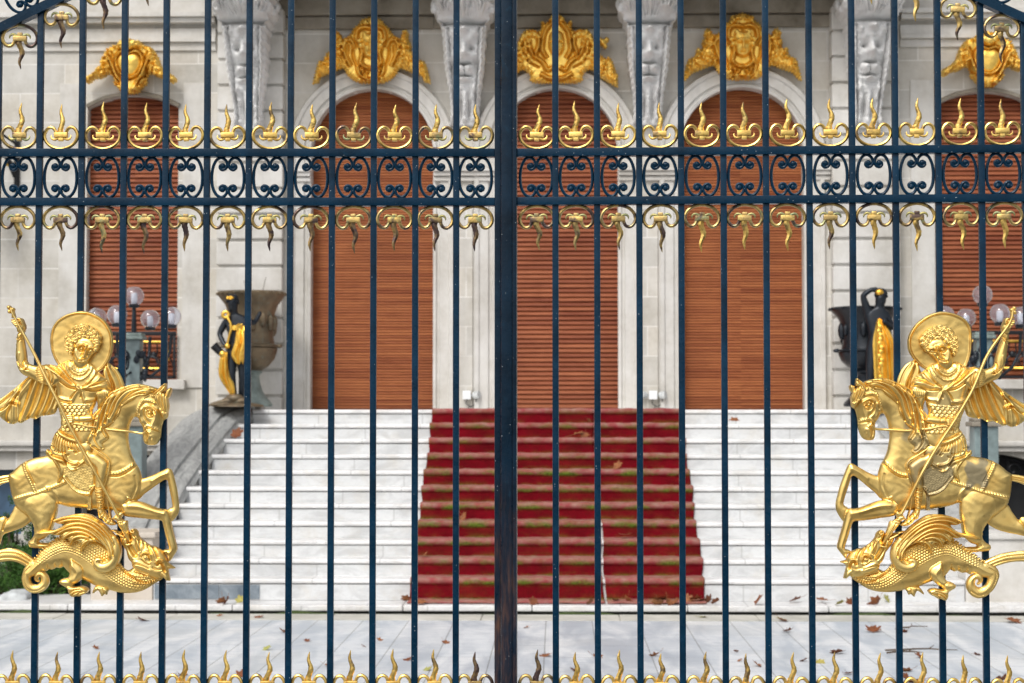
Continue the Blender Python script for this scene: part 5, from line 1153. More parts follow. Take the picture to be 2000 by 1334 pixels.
crr = carpet('stair_carpet', lambda n: .468-.004*n+wob(n,2)+(.007 if n < 4 else -.004), lambda n: 1.437+wob(n,4), 2)
tag(cl, 'wide left strip of worn red stair carpet with green moss on its nosings', 'carpet', 'red stair carpets')
tag(crr, 'narrow right strip of worn red stair carpet with green moss on its nosings', 'carpet', 'red stair carpets')
# parapets: sloping granite copings on a pale wall, from the urn pedestals down to the newel blocks
for sg in (-1, 1):
    rt = empty('stair_parapet', (sg*3.8, 20, 0))
    tag(rt, ('sloping grey granite stair parapet left of the steps' if sg < 0 else 'sloping grey granite stair parapet right of the steps'), 'parapet', 'stair parapets')
    path = [(3.52,21.35,1.90),(3.64,20.97,1.80),(3.74,20.64,1.62),(3.82,20.3,1.45),(3.90,19.98,1.28),(3.96,19.65,1.10),(3.985,19.3,.93),(3.99,19.0,.80),(3.985,18.62,.64)]
    def lofted(pr, name, mat, smooth):
        mb = MB(); rings = []
        for x, y, z in path:
            rings.append([(sg*(x+u)-sg*3.8, y-20, (z+w if w > -5 else -.2)) for u, w in pr])
        mb.loft(rings); return mb.build(name, mat, rt, smooth)
    lofted([(.01,-9),(.01,-.16),(.62,-.16),(.62,-9)], 'wall', M['stone2'], False)
    lofted([(-.015,-.158),(-.03,-.13),(-.015,-.10),(.0,-.08),(.0,-.04),(.06,.0),(.13,.012),(.14,-.02),(.18,-.022),(.19,.015),(.36,.05),(.54,.015),(.64,-.05),(.65,-.158)], 'coping', M['granite'], 30)
    mb = MB(); mb.box(-.28-.0, .34, 1.37, 2.37, -.2, 1.905, .012); mb.v = [(sg*(x)+0*sg*.1, y, z) for x,y,z in mb.v]; mb.build('pedestal', M['stone2'], rt)
    nb = MB(); nb.box(3.95,4.56,18.0,18.6,-.05,.60,.012); nb.box(3.92,4.59,17.97,18.63,.602,.66,.018); nb.v = [(sg*x-sg*3.8,y-20,z) for x,y,z in nb.v]
    nb.build('newel_block', M['beige'] if sg < 0 else M['stone2'], rt)
# ------------------------------------------------------------------ urns, statues, lamps, floodlights, plants, leaves
def urn(x, y, z, H, rad, mats, label, name):
    rt = empty('urn', (x, y, z)); tag(rt, label, 'urn', 'bronze urns beside the steps')
    k = rad/.40
    mb = MB(); mb.lathe([(.0,0),(.245*k,0),(.25*k,.03),(.235*k,.05),(.19*k,.10),(.135*k,.18),(.105*k,.28),(.095*k,.36),(.11*k,.385),(.13*k,.40),(.12*k,.425)], (0,0,0), 28); mb.build('foot', mats[1], rt, 40)
    s = (H-.42)/.92
    mb = MB(); mb.lathe([(.12*k,.425),(.19*k,.425+.05*s),(.255*k,.425+.13*s),(.285*k,.425+.22*s),(.29*k,.425+.26*s)], (0,0,0), 48, (1,4,20,.05)); mb.build('bowl', mats[0], rt, 40)
    mb = MB(); mb.lathe([(.288*k,.425+.262*s),(.315*k,.425+.275*s),(.315*k,.425+.295*s),(.27*k,.425+.31*s),(.255*k,.425+.40*s),(.255*k,.425+.55*s),(.275*k,.425+.68*s),(.31*k,.425+.77*s),(.375*k,.425+.855*s),(.40*k,.425+.885*s),(.405*k,.425+.905*s),(.385*k,.425+.92*s),(.36*k,.425+.90*s),(.29*k,.425+.77*s),(.2*k,.425+.70*s),(.0,.425+.70*s)], (0,0,0), 40)
    rnd = random.Random(name)
    for q in range(14):
        a = q/14*2*math.pi; zc = .425+s*rnd.uniform(.44,.6); mb.sphere((.262*k*math.cos(a),.262*k*math.sin(a),zc), rnd.uniform(.03,.05), (1,1,2.2), 8)
    for q in range(26):
        a = q/26*2*math.pi; mb.sphere((.40*k*math.cos(a),.40*k*math.sin(a),.425+.893*s), .017, (1.2,1.2,1), 6)
    mb.build('body', mats[0], rt, 40)
    for sg in (-1,1):
        mb = MB(); mb.sphere((sg*k*.325,0,.425+s*.285), .035, (1.2,1,.7), 10); mb.build('boss', mats[0], rt, 40)
    return rt
def skin_mesh(name, verts, edges, radii, sub=2, root=0):
    me = bpy.data.meshes.new(name); me.from_pydata(verts, edges, []); o = bpy.data.objects.new(name, me); COL.objects.link(o)
    m = o.modifiers.new('s','SKIN'); m.use_smooth_shade = True
    for v, r in zip(me.skin_vertices[0].data, radii): v.radius = r if hasattr(r,'__len__') else (r,r)
    me.skin_vertices[0].data[root].use_root = True
    s = o.modifiers.new('u','SUBSURF'); s.levels = sub; s.render_levels = sub
    bpy.context.view_layer.update(); dg = bpy.context.evaluated_depsgraph_get()
    out = bpy.data.meshes.new_from_object(o.evaluated_get(dg)); bpy.data.objects.remove(o); out.materials.clear()
    return out
def body(J, order, rad):
    """J: joints by name, order: bones as name pairs, rad: radius by name"""
    names = list(J); ix = {n:i for i,n in enumerate(names)}
    return [J[n] for n in names], [(ix[a],ix[b]) for a,b in order], [rad[n] for n in names]
BONES = [('pel','bel'),('bel','che'),('che','nek'),('nek','hd0'),('hd0','hd1'),('che','shL'),('shL','elL'),('elL','wrL'),('wrL','haL'),('che','shR'),('shR','elR'),('elR','wrR'),('wrR','haR'),('pel','hiL'),('hiL','knL'),('knL','anL'),('anL','toL'),('pel','hiR'),('hiR','knR'),('knR','anR'),('anR','toR')]
RAD = dict(pel=.105,bel=.085,che=.105,nek=.042,hd0=.062,hd1=.066,shL=.05,elL=.035,wrL=.026,haL=.03,shR=.05,elR=.035,wrR=.026,haR=.03,hiL=.08,knL=.05,anL=.032,toL=.026,hiR=.08,knR=.05,anR=.032,toR=.026)
def face(mb, c, s=1.0):                                          # nose, brow, chin on a small bronze head turned to -Y
    x,y,z = c; mb.sphere((x,y,z), .068*s, (.86,1.0,1.2), 16)
    mb.sphere((x,y-.066*s,z-.005), .014*s, (.8,1.2,1.6), 8); mb.sphere((x,y-.052*s,z+.028*s), .03*s, (1.3,.6,.35), 8); mb.sphere((x,y-.052*s,z-.045*s), .024*s, (1.2,.8,.5), 8); mb.sphere((x,y-.05*s,z-.066*s), .02*s, (1,1,.8), 8)
# right: woman with one arm raised to her head, gilded skirt
zs = zy(800, 21.2)-.0
o_r = at(1714, 745, 21.1); bx = o_r.x; zb = 1.905
rt = empty('statue', (bx, 21.15, zb)); tag(rt, 'dark bronze woman with a raised arm and a gilded skirt before the black urn', 'statue', 'bronze figures beside the urns')
J = dict(pel=(.03,0,.70),bel=(.02,0,.82),che=(.01,0,.98),nek=(.035,0,1.13),hd0=(.05,-.01,1.20),hd1=(.055,-.015,1.29),
 shL=(-.09,0,1.06),elL=(-.155,-.01,1.27),wrL=(-.06,-.03,1.335),haL=(.02,-.03,1.33),shR=(.12,0,1.05),elR=(.185,-.03,.88),wrR=(.10,-.11,.94),haR=(.05,-.13,.98),
 hiL=(-.05,0,.64),knL=(-.075,-.04,.36),anL=(-.07,0,.07),toL=(-.08,-.1,.02),hiR=(.09,0,.64),knR=(.10,-.03,.36),anR=(.09,.02,.07),toR=(.10,-.08,.02))
v,e,r = body(J,BONES,RAD); r = [q*1.12 for q in r]; link('figure', skin_mesh('figure',v,e,r), M['bronze_dark'], rt)
mb = MB(); face(mb, (.052,-.01,1.25), .9); mb.build('head', M['bronze_dark'], rt, 60)
mb = MB()
for k in range(34):
    a = k*2.4; h = k/33; mb.sphere((.055+.062*math.cos(a)*math.sqrt(1-h*h*.8), -.01+.06*math.sin(a)*math.sqrt(1-h*h*.8)+.01, 1.255+h*.085), .02, (1,1,.8), 6)
mb.sphere((.035,-.045,1.29),.045,(1,.8,.9),10); mb.build('hair', M['bronze_dark'], rt, 60)
mb = MB(); mb.sphere((.03,-.05,1.30),.05,(1,.8,.8),12); mb.build('gilded_headband', M['giltdrape'], rt, 60)
mb = MB(); rings = []
for z, hw, xo in ((1.0,.018,-.01),(.95,.05,.0),(.85,.085,.02),(.70,.125,.045),(.5,.125,.05),(.3,.12,.05),(.12,.115,.05),(.03,.13,.05)):
    rings.append([(xo+.03+hw*math.cos(q)*(1+.10*math.sin(q*9+z*3)), -.06+hw*.85*math.sin(q)*(1+.20*math.sin(q*13+z*4)), z) for q in np.linspace(0,2*math.pi,121)[:-1]])
mb.loft(rings); 
for k in range(16): 
    z = .2+.05*k; mb.sphere((.0+.012*math.sin(k*2.1)+.02, -.15+.01*(k%3)-(.03 if 5<k<12 else 0), z*.95), .018, (1.4,.8,1.6), 6)
mb.build('skirt', M['giltdrape'], rt, 60)
mb = MB(); mb.lathe([(0,0),(.26,0),(.26,.02),(.24,.03),(0,.03)], (.02,0,-.005), 24); mb.build('base', M['bronze_dark'], rt, 40)
urn(xx(1690,21.6), 21.62, 1.905, zy(602,21.6)-1.905, .412, (M['bronze_dark'], M['bronze_dark']), 'black urn with a flaring rim behind the woman in a gilded skirt', 'u2')
# left: slender figure leaning on the urn, gilded drapery and torch
urn(xx(491,21.6), 21.62, 1.905, zy(570,21.6)-1.905, .402, (M['bronze'], M['verdigris']), 'brown bronze urn with a pale green foot on the left pedestal', 'u1')
bx = at(462, 745, 21.1).x
rt = empty('statue', (bx, 21.1, 1.905)); tag(rt, 'dark bronze figure with gilded loincloth and horn leaning on the brown urn', 'statue', 'bronze figures beside the urns')
J = dict(pel=(.0,0,.66),bel=(-.01,0,.76),che=(-.02,0,.92),nek=(-.035,0,1.06),hd0=(-.045,-.02,1.13),hd1=(-.05,-.02,1.22),
 shL=(-.12,0,.99),elL=(-.20,-.02,.83),wrL=(-.125,-.08,.70),haL=(-.09,-.09,.69),shR=(.10,0,1.0),elR=(.19,.06,.96),wrR=(.24,.12,1.06),haR=(.25,.14,1.1),
 hiL=(-.06,0,.60),knL=(-.05,-.05,.34),anL=(-.015,-.02,.08),toL=(-.06,-.09,.04),hiR=(.075,0,.60),knR=(.075,-.03,.34),anR=(.05,.02,.08),toR=(.09,-.06,.04))
v,e,r = body(J,BONES,RAD); r = [q*1.0 for q in r]; link('figure', skin_mesh('figure',v,e,r), M['bronze_dark'], rt)
mb = MB(); face(mb, (-.048,-.02,1.18), .9); mb.build('head', M['bronze_dark'], rt, 60)
mb = MB()
for k in range(30):
    a = k*2.4; h = k/29; mb.sphere((-.05+.062*math.cos(a)*math.sqrt(1-h*h*.8), -.01+.06*math.sin(a)*math.sqrt(1-h*h*.8), 1.19+h*.09), .02, (1,1,.8), 6)
mb.build('hair', M['bronze_dark'], rt, 60)
mb = MB()
for k in range(5): a = k/5*2*math.pi; mb.sphere((-.07+.028*math.cos(a),-.075,1.245+.012*math.sin(a)), .016, (1.3,.8,.8), 6)
mb.build('wreath', M['giltdrape'], rt, 60); mb = MB(); mb.tube([(-.115+.034*math.cos(q),-.09,1.05+.034*math.sin(q)) for q in np.linspace(0,6.283,17)[:-1]], .020, 8, loop=True)
mb.build('ring', M['giltdrape'], rt, 60)
mb = MB(); mb.tube([(-.09,-.10,1.02),(-.05,-.12,.95),(-.045,-.12,.88),(-.07,-.11,.80),(-.09,-.10,.72)], .014, 8); rnd = random.Random(4)
def drape(mb, path, ws, ph):
    c = catmull([(*p, w) for p, w in zip(path, ws)], False, 5); rings = []
    for i, (x, y, z, w) in enumerate(c):
        rings.append([(x+w*(1+.22*math.sin(q*3+ph+i*.35))*math.cos(q), y+w*.6*math.sin(q)*(1+.4*math.sin(q*7+ph+i*.25)), z+.022*math.sin(q*3+i*.5+ph)*(i > 1)) for q in np.linspace(0,2*math.pi,57)[:-1]])
    mb.loft(rings)
drape(mb, [(.07,-.07,.93),(.06,-.10,.85),(.07,-.11,.72),(.04,-.11,.60),(.055,-.11,.50)], [.02,.045,.062,.07,.03], 0)
drape(mb, [(-.12,-.10,.62),(-.13,-.10,.52),(-.12,-.09,.36),(-.06,-.08,.22),(-.03,-.08,.12)], [.025,.04,.058,.045,.018], 2)
drape(mb, [(-.06,-.10,.93),(0,-.13,.89),(.06,-.10,.93)], [.02,.022,.02], 1)
mb.sphere((-.145,-.10,.60),.042,(1,1,1),10); mb.sphere((-.09,-.10,.69),.034,(1,1,1),10); mb.build('gilded_drapery', M['giltdrape'], rt, 60)
mb = MB(); mb.tube([(-.25,-.08,.70),(-.20,-.08,.645),(-.15,-.08,.60),(-.09,-.08,.55)], [.05,.045,.04,.03], 10); mb.build('horn', M['iron'], rt, 60)
mb = MB(); mb.lathe([(0,0),(.30,0),(.29,.02),(.10,.06),(0,.07)], (.02,0,-.004), 20)
for q,(x,z,s) in enumerate(((-.06,.06,.06),(-.0,.09,.07),(.06,.06,.06),(-.13,.04,.04),(-.2,.03,.03))): mb.sphere((x,-.12,z), s, (1.6,1,.8), 10)
mb.tube([(-.05,-.14,.06),(-.16,-.17,.05),(-.27,-.18,.02)], [.03,.022,.012], 8); mb.tube([(-.02,-.14,.03),(-.18,-.2,.0+.02),(-.33,-.2,.0+.01)], [.025,.018,.008], 8)
mb.build('rocky_base', M['bronze'], rt, 60)
# bare twigs standing in the left urn
for k,(dx,dz,lx) in enumerate(((-.02,.30,-.07),(.10,.34,.07))):
    mb = MB(); mb.tube([(0,0,0),(lx*.4,0,dz*.45),(lx,.0,dz)], [.006,.005,.003], 5)
    tag(mb.build('dry_stem', M['bark'], None, False, (xx(491,21.6)+dx, 21.6, zy(570,21.6)-.16)), ('thin bare stem leaning left out of the brown urn' if k == 0 else 'thin bare stem leaning right out of the brown urn'), 'stem', 'stems in the urn')
# candelabra lamp posts with glass globes
def lamp(x, y, label, mir):
    rt = empty('lamp_post', (x, y, GZ)); tag(rt, label, 'lamp post', 'globe lamp posts beside the steps'); zz = lambda py: zy(py, y)-GZ
    ped = zz(833); mb = MB(); mb.box(-.125,.125,-.125,.125,.42,ped,.01); mb.build('pedestal', M['greenmarble'], rt)
    mb = MB(); mb.box(-.2,.2,-.2,.2,0,.419,.012); mb.build('base', M['stone2'], rt)
    mb = MB(); mb.box(-.16,.16,-.16,.16,ped+.001,ped+.05,.012); mb.box(-.13,.13,-.13,.13,ped+.052,ped+.09,.01); mb.build('pedestal_cap', M['stonedark'], rt)
    top = zz(650); mb = MB(); mb.box(-.085,.085,-.085,.085,ped+.092,top-.07,.012); mb.build('shaft', M['greenmarble'], rt)
    mb = MB(); mb.box(-.115,.115,-.115,.115,top-.069,top-.03,.01); mb.box(-.10,.10,-.10,.10,top-.029,top,.008); mb.build('capital', M['verdigris'], rt)
    mb = MB(); rnd = random.Random(x)
    for sg in (-1,1):
        for k in range(14): mb.sphere((sg*.10+rnd.uniform(-.05,.05), -.08+rnd.uniform(-.03,.03), top-.32+rnd.uniform(-.18,.16)), rnd.uniform(.018,.04), (1,.7,1.2), 7)
    for a in (0,1,2,3):
        q = a*math.pi/2+.19*mir; cx, cy = math.cos(q), math.sin(q)
        mb.tube([(.08*cx,.08*cy,top-.42),(.2*cx,.2*cy,top-.46),(.33*cx,.33*cy,top-.36),(.41*cx,.41*cy,top-.2),(.425*cx,.425*cy,top-.02)], [.016,.018,.018,.016,.02], 8)
        mb.tube([(.2*cx+.07*cx*math.cos(w),.2*cy+.07*cy*math.cos(w),top-.32+.07*math.sin(w)) for w in np.linspace(0,5.2,14)], .011, 6)
    mb.tube([(0,0,top),(0,0,zz(596))], [.03,.02], 8); mb.build('bracket', M['bronze_dark'], rt, 50)
    for a in range(5):
        q = a*math.pi/2+.19*mir
        c = (.425*math.cos(q),.425*math.sin(q),zz(618)) if a < 4 else (0,0,zz(577))
        mb = MB(); mb.lathe([(0,-.125),(.05,-.125),(.062,-.10),(.05,-.088),(0,-.088)], c, 14); mb.build('socket', M['bronze_dark'], rt, 40)
        mb = MB(); mb.sphere(c, .104, (1,1,1), 28); g = mb.build('globe', M['glass'], rt, True)
        md = g.modifiers.new('wall','SOLIDIFY'); md.thickness = .003
        mb = MB(); mb.lathe([(0,-.085),(.028,-.085),(.034,-.05),(.034,.01),(.026,.03),(0,.036)], c, 12); mb.build('bulb', M['lampwhite'], rt, 50)
lamp(xx(262,19.5), 19.5, 'candelabra lamp post with clear glass globes, before the left window', -1)
lamp(xx(1919,19.5), 19.5, 'candelabra lamp post with clear glass globes, before the right window', 1)
# floodlights at the foot of the door piers
for px, lab, flip in ((912,'small white floodlight box with a dark lamp at the foot of the left door pier',1),(1275,'small white floodlight box between two grey lamps at the foot of the right door pier',-1)):
    x0 = xx(px, YW-.12); z0 = zy(772, YW-.12); rt = empty('floodlight', (x0, YW-.11, z0-.05)); tag(rt, lab, 'floodlight', 'floodlights on the door piers')
    mb = MB(); mb.box(-.05,.05,-.05,.045,0,.105,.006); mb.build('box', M['whitebox'], rt)
    mb = MB(); mb.tube([(.085,.0,.05),(.15,-.03,.055)], [.045,.05], 14); mb.box(.05,.09,-.01,.02,.04,.06); mb.build('lamp', M['greyplastic'], rt, 40)
    if flip < 0: mb = MB(); mb.tube([(-.085,.0,.05),(-.13,-.03,.055)], [.04,.045], 14); mb.box(-.09,-.05,-.01,.02,.04,.06); mb.build('lamp', M['greyplastic'], rt, 40)
    mb = MB(); mb.tube([(.0,.03,.0),(-.01,.03,-.05),(.03,.03,-.08),(.0,.03,-.13),(.04,.03,-.2)], .006, 6); mb.tube([(.11,.0,.01),(.11,.02,-.05),(.05,.03,-.09),(.02,.03,-.07)], .006, 6); mb.build('cable', M['cable'], rt, 40)
# shrubs in the beds either side
def shrub(name, x, y, w, h, seed, label, mat='foliage'):
    rt = empty(name, (x, y, GZ)); tag(rt, label, 'shrub', 'low green shrubs by the steps'); rnd = random.Random(seed); nr = np.random.RandomState(seed)
    mb = MB()
    for k in range(7):
        a = rnd.uniform(0,6.28); mb.tube([(0,0,0),(w*.25*math.cos(a),w*.2*math.sin(a),h*.4),(w*.42*math.cos(a),w*.3*math.sin(a),h*rnd.uniform(.6,.85))], [.025,.016,.006], 6)
    mb.build('stem', M['bark'], rt)
    clumps = []
    for k in range(46):
        a = rnd.uniform(0,6.28); q = math.sqrt(rnd.random()); clumps.append((w*.5*q*math.cos(a), w*.36*q*math.sin(a), h*(.18+.72*rnd.random()*(1-.45*q)), rnd.uniform(.05,.11)))
    V = []; F = []
    for cx, cy, cz, cr in clumps:
        n = 130; d = nr.normal(size=(n,3)); d /= np.linalg.norm(d,axis=1)[:,None]; rr = cr*nr.uniform(.35,1.25,size=n)
        for i in range(n):
            p = np.array([cx,cy,cz])+d[i]*rr[i]; t = d[i]*.7+np.array([0,0,.6])+nr.normal(size=3)*.35; t /= np.linalg.norm(t); b = np.cross(t, nr.normal(size=3)); b /= np.linalg.norm(b)+1e-6
            L = nr.uniform(.022,.045); W = L*.22; k = len(V); V += [tuple(p), tuple(p+t*L*.5+b*W), tuple(p+t*L), tuple(p+t*L*.5-b*W)]; F.append((k,k+1,k+2,k+3))
    me = bpy.data.meshes.new('foliage'); me.from_pydata(V, [], F); me.update(); link('foliage', me, M[mat], rt)
for i,(px,py,y,w,h,lab) in enumerate(((20,1130,18.55,.75,.62,'dark green juniper shrub under the horse tail at the left edge'),(95,1130,18.75,.7,.58,'dark green juniper shrub behind the left dragon tail coil'),(150,1130,19.2,.62,1.0,'taller green shrub rising behind the left dragon wing'),(30,1040,20.4,.7,1.05,'tall green shrub before the blue cellar door'),(2000,1150,18.7,.55,.55,'small green shrub behind the right white newel block'))):
    p = at(px, py, y); shrub('shrub', p.x, y, w, h, i+11, lab)
mb = MB(); mb.box(-9.0,-4.62,18.25,22.38,GZ-.011,GZ+.05,.01); tag(mb.build('planting_bed', M['soil']), kind='structure')
mb = MB(); mb.box(4.62,9.0,18.25,22.38,GZ-.011,GZ+.05,.01); tag(mb.build('planting_bed', M['soil']), kind='structure')
def stoneb(x, y, sx, sy_, sz_, seed, label):
    bm = bmesh.new(); bmesh.ops.create_icosphere(bm, subdivisions=3, radius=1); nr = random.Random(seed); ph = [nr.uniform(0,6) for _ in range(6)]
    for v in bm.verts:
        c = v.co; k = 1+.10*math.sin(c.x*3+ph[0])+.10*math.sin(c.y*4+ph[1])+.08*math.sin(c.z*5+ph[2])+.05*math.sin(c.x*9+ph[3]); c.x = math.copysign(abs(c.x)**.6, c.x); c.y = math.copysign(abs(c.y)**.6, c.y); c.z = math.copysign(abs(c.z)**.6, c.z); c *= k
        v.co = Vector((c.x*sx, c.y*sy_, max(-.2,c.z)*sz_))
    mb = MB(); mb.bm(bm); tag(mb.build('edging_stone', M['rock'], None, 50, (x,y,GZ+.0)), label, 'stone', 'stones edging the beds')
p = at(28,1160,18.1); stoneb(p.x, 18.1, .17, .14, .15, 1, 'pale rounded edging stone at the left edge below the juniper')
p = at(105,1168,18.05); stoneb(p.x, 18.1, .15, .1, .07, 5, 'flat pale edging stone left of the beige newel block')
p = at(1975,1178,18.1); stoneb(p.x+.06, 18.15, .16, .12, .10, 9, 'grey edging stone right of the white newel block')
# fallen plane leaves: each one a thing
def leafmesh(k):
    rnd = random.Random(k); pts = []; lobes = 5
    for i in range(lobes*4):
        a = -2.5+5.0*i/(lobes*4-1); r = (.60+.40*abs(math.cos((i/ (lobes*4-1))*lobes*math.pi)))*(1-.12*abs(a))*rnd.uniform(.9,1.1); r = r if i % 2 == 0 else r*.86
        pts.append((r*math.sin(a), r*math.cos(a)))
    pts.append((-.03,-.45)); pts.insert(0, (.03,-.45))
    mb = MB(); cu = rnd.uniform(.5,1.3); tw = rnd.uniform(-.5,.5); s = .074
    f = lambda x, y: (x*s, y*s, s*(cu*.42*x*x+cu*.25*y*y*(1 if k % 2 else .4)+tw*x*y*.5)+.002)
    n = len(pts); vs = [f(0,0)]+[f(x*.55,y*.55) for x,y in pts]+[f(x,y) for x,y in pts]; fs = []
    for i in range(n):
        j = (i+1) % n; fs += [(0,1+i,1+j),(1+i,1+n+i,1+n+j,1+j)]
    mb.add(vs, fs); mb.tube([f(0,-.4),f(.04,-.9),f(.0,-1.35)], .0016, 4); me = mb.mesh('leaf'); me.materials.append(M['leaf'] if k != 4 else M['leafy']); return me
LM = [leafmesh(k) for k in range(6)]
def put_leaf(px, py, where, s=1.0, seed=0, kind=None):
    rnd = random.Random(seed*31+int(px)); d = ray(px,py)
    if where == 'court': z = GZ+.003
    elif where == 'edge': z = GZ+.008
    elif where == 'plinth': z = .004
    else: z = sz(where)+.022
    t = (z-CAMZ)/d.z if d.z < -1e-4 else 17.8/d.y
    p = CAM+d*t
    if where == 'plinth': p = at(px,py,17.8); p.z = z; p.y = 17.62+.33*rnd.random()
    if where not in ('court','edge','plinth'): p = at(px,py,sy(where)+.10); p.z = z
    me = LM[kind if kind is not None else rnd.choice((0,1,2,3,5))]; o = bpy.data.objects.new('fallen_leaf', me); COL.objects.link(o)
    tl = 1.0 if where not in ('court','edge') else .5; o.location = p; o.rotation_euler = (rnd.uniform(-tl,tl), rnd.uniform(-tl,tl), rnd.uniform(0,6.28)); s *= 1.0 if tl > .6 else .9; o.scale = (s,s,s)
    if tl > .6: o.location.z += .02*s
    if where in ('court','edge') : lab = 'curled dry leaf lying on the pale forecourt paving'
    elif where == 'plinth': lab = 'dry brown leaf at the foot of the marble stairs'
    else: lab = 'dry leaf lying on a tread of the stairs'
    if kind == 4: lab = lab.replace('dry brown','yellowed').replace('curled dry','yellowed').replace('dry leaf','yellowed leaf')
    tag(o, lab, 'leaf', 'fallen leaves')
for i,(px,py,w,s) in enumerate(((278,1211,'court',1.25),(436,1168,'plinth',1.0),(450,1170,'plinth',1.1),(505,1206,'court',1.0),(428,1203,'court',.7),(186,1266,'court',.6),(353,1318,'court',1),(470,1320,'court',1.0),(552,1234,'court',.9),(790,1176,'plinth',.9),(826,1176,'plinth',1),(1042,1176,'plinth',.9),(1152,1180,'plinth',.9),(1226,1177,'plinth',1.1),(1282,1179,'plinth',1.2),(1292,1180,'plinth',1.2),(1305,1181,'plinth',1.1),(1318,1182,'plinth',.9),(1345,1177,'plinth',1.1),(1358,1178,'plinth',1.3),(1372,1180,'plinth',1.1),(1384,1180,'plinth',1),(1395,1184,'plinth',.9),(1478,1174,'plinth',1.4),(1558,1174,'plinth',1.2),(1610,1176,'plinth',1.2),(1660,1176,'plinth',1.0),(1710,1178,'plinth',1.3),(1528,1212,'edge',1.0),(1538,1233,'court',1.1),(1708,1232,'edge',1.5),(1765,1234,'court',1.0),(1980,1214,'edge',1.6),(1634,1275,'court',1.3),(1480,1300,'court',1.0),(1570,1290,'court',.8),(1656,1316,'court',.8),(1772,1310,'court',1.0),(1775,1330,'court',1.5),(1790,1331,'court',1.3),(1950,1331,'court',1.4),(1797,1283,'court',1.0),(798,1288,'court',.9),(1066,1280,'court',1),(870,1255,'court',.8),(740,1250,'court',.6),(710,1262,'court',.5),(1000+0,1225,'court',.8),(1028,1225,'court',.6),(1205,1180,'plinth',.9),(1165,1283,'court',.9),(1120,1310,'court',.7),(1280,1280,'court',.9),(1908,1278,'court',.7),(1438,1272,'court',.5),(1445,1290,'court',.5),(640,1300,'court',.7),(600,1252,'court',.6))): put_leaf(px,py,w,s,i)
for i,(px,py,n,s) in enumerate(((1125,853,9,1.4),(1142,857,9,1.1),(1205,918,7,1.2),(906,1052,4,1.1),(1222,1088,3,1.4),(1433,830,10,1.1),(462,858,9,1.5),(1150,826,10,.7),(830,1100,2,.8))): put_leaf(px,py,n,s,i+90)
for i,(px,py,w,s) in enumerate(((1636,1180,'plinth',1.0),(1738,1180,'plinth',1.0),(1600,1293,'court',.9),(520,1268,'court',.9),(470,1172,'plinth',1.0),(1372,1206,'court',1.0),(835,1308,'court',.8),(1525,1209,'edge',.9))): put_leaf(px,py,w,s,i+200,4)
def twig(px, py, L, a, seed):
    p = at(px, py, 17); d = ray(px,py); t = (GZ+.006-CAMZ)/d.z; p = CAM+d*t; rnd = random.Random(seed)
    mb = MB(); pts = [(L*(q-.5)*math.cos(a)+rnd.uniform(-.02,.02), L*(q-.5)*math.sin(a)+rnd.uniform(-.02,.02), .008+.012*math.sin(q*3)) for q in np.linspace(0,1,6)]
    mb.tube(pts, [.008,.008,.007,.006,.005,.003], 5); m = pts[3]; mb.tube([m,(m[0]+.08*math.cos(a+.8),m[1]+.08*math.sin(a+.8),m[2]+.02)], [.005,.002], 5)
    return tag(mb.build('twig', M['bark'], None, False, p), None, 'twig', 'twigs on the forecourt')
tag(twig(1800,1272,.55,.05,1), 'longest dark twig lying on the right forecourt paving'); tag(twig(1765,1277,.3,.1,2), 'short dark twig beside the longest twig, on its left'); tag(twig(1780,1228,.35,.6,3), 'forked twig near the edging slabs on the right')

# wrought iron wall lantern at the far left of the front
p0 = at(33, 330, YW-.02); rt = empty('wall_lantern', (p0.x, YW, p0.z)); tag(rt, 'black iron wall lantern with greenish glass on the far left wall', 'lantern')
k_ = YW/FPX; mb = MB()
mb.tube([(0,-.03,.46),(.0,-.04,.2),(0,-.035,-.1),(0,-.03,-.26)], .018, 8); mb.box(-.035,.035,-.03,-.001,-.28,.48,.008)
mb.tube([(0,-.03,.30),(-.10,-.25,.38),(-.22,-.42,.36),(-.24,-.46,.22)], .016, 8); mb.tube([(-.02,-.05,-.1),(-.05,-.14,.05),(-.09,-.22,.16),(-.16,-.36,.30)], [.02,.035,.03,.012], 8)
mb.tube([(-.05-.06*(1-q/6)*math.cos(q),-.10-.05*math.cos(q),.02+.07*(1-q/6)*math.sin(q)) for q in np.linspace(0,5.5,20)], .014, 6)
mb.build('bracket', M['iron'], rt, 50)
mb = MB(); mb.sphere((-.07,-.14,.05), .028, (1,1,1.3), 10); mb.build('gilt_boss', M['giltdrape'], rt, 50)
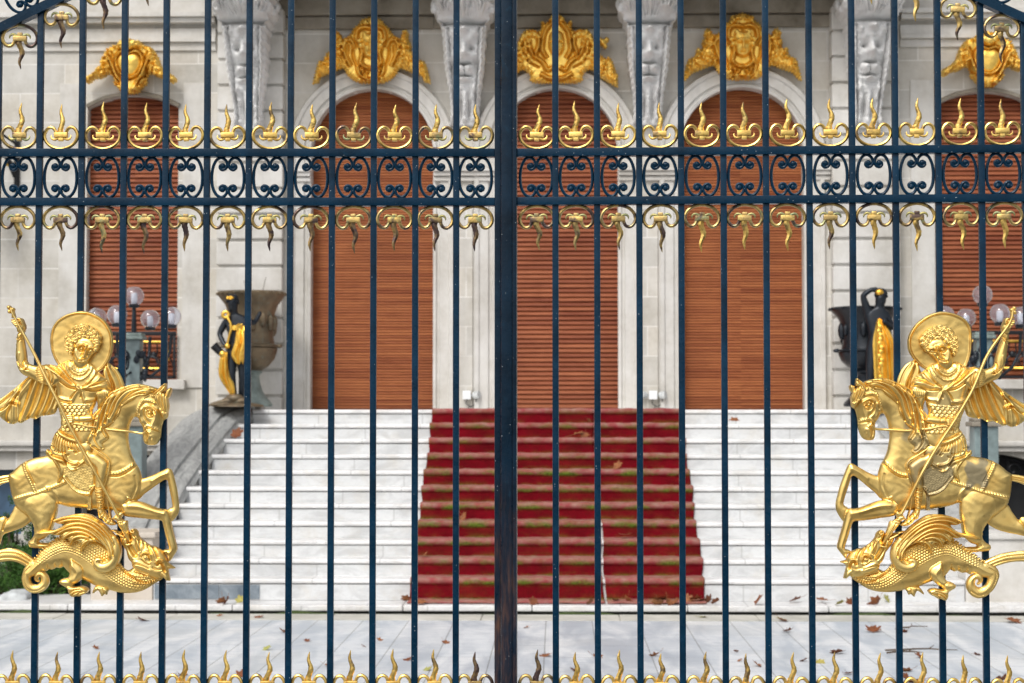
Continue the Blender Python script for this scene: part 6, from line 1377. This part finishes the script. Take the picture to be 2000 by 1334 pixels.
mb = MB(); mb.lathe([(.0,.24),(.03,.22),(.05,.16),(.11,.10),(.17,-.02),(.19,-.05),(.16,-.06),(0,-.06)], (-.24,-.46,-.16), 6); mb.lathe([(0,-.42),(.04,-.41),(.10,-.38),(.12,-.36),(0,-.36)], (-.24,-.46,-.16), 6); mb.build('cap', M['iron'], rt)
mb = MB(); mb.lathe([(.0,-.355),(.105,-.355),(.16,-.065),(0,-.065)], (-.24,-.46,-.16), 6); mb.build('glass', M['greenmarble'], rt)
SKY_STR, SUN_STR, EXPO = .15, 1.3, 0.13
# ------------------------------------------------------------------ camera, light, world
cd = bpy.data.cameras.new('camera'); co = bpy.data.objects.new('camera', cd); COL.objects.link(co); co.location = CAM
co.rotation_euler = Matrix((RT, UPC, -FW)).transposed().to_euler()
cd.sensor_width = 36; cd.lens = FPX*36/2000; cd.clip_end = 1000; cd.clip_start = .1
cd.dof.use_dof = True; cd.dof.focus_distance = GD-.02; cd.dof.aperture_fstop = 8.0
SC.camera = co
w = bpy.data.worlds.new('World'); SC.world = w; w.use_nodes = True; nt = w.node_tree
sky = nt.nodes.new('ShaderNodeTexSky'); sky.sky_type = 'NISHITA'; sky.sun_disc = False
EL, AZ = R(48), R(205)
sky.sun_elevation = EL; sky.sun_rotation = AZ; sky.air_density = 1.0; sky.dust_density = 4.0; sky.ozone_density = 1.0
hs = nt.nodes.new('ShaderNodeHueSaturation'); hs.inputs['Saturation'].default_value = .35
nt.links.new(sky.outputs[0], hs.inputs['Color']); bg = nt.nodes['Background']; nt.links.new(hs.outputs[0], bg.inputs[0]); bg.inputs[1].default_value = SKY_STR
sd = bpy.data.lights.new('sun', 'SUN'); so = bpy.data.objects.new('sun', sd); COL.objects.link(so)
sdir = Vector((math.sin(AZ)*math.cos(EL), math.cos(AZ)*math.cos(EL), math.sin(EL)))
so.rotation_euler = sdir.to_track_quat('Z', 'Y').to_euler(); so.location = (0,-10,20)
sd.energy = SUN_STR; sd.angle = R(14); sd.color = (1,.98,.945)
vs = SC.view_settings; vs.view_transform = 'Standard'; vs.look = 'None'; vs.gamma = 1; vs.use_curve_mapping = False; vs.exposure = EXPO
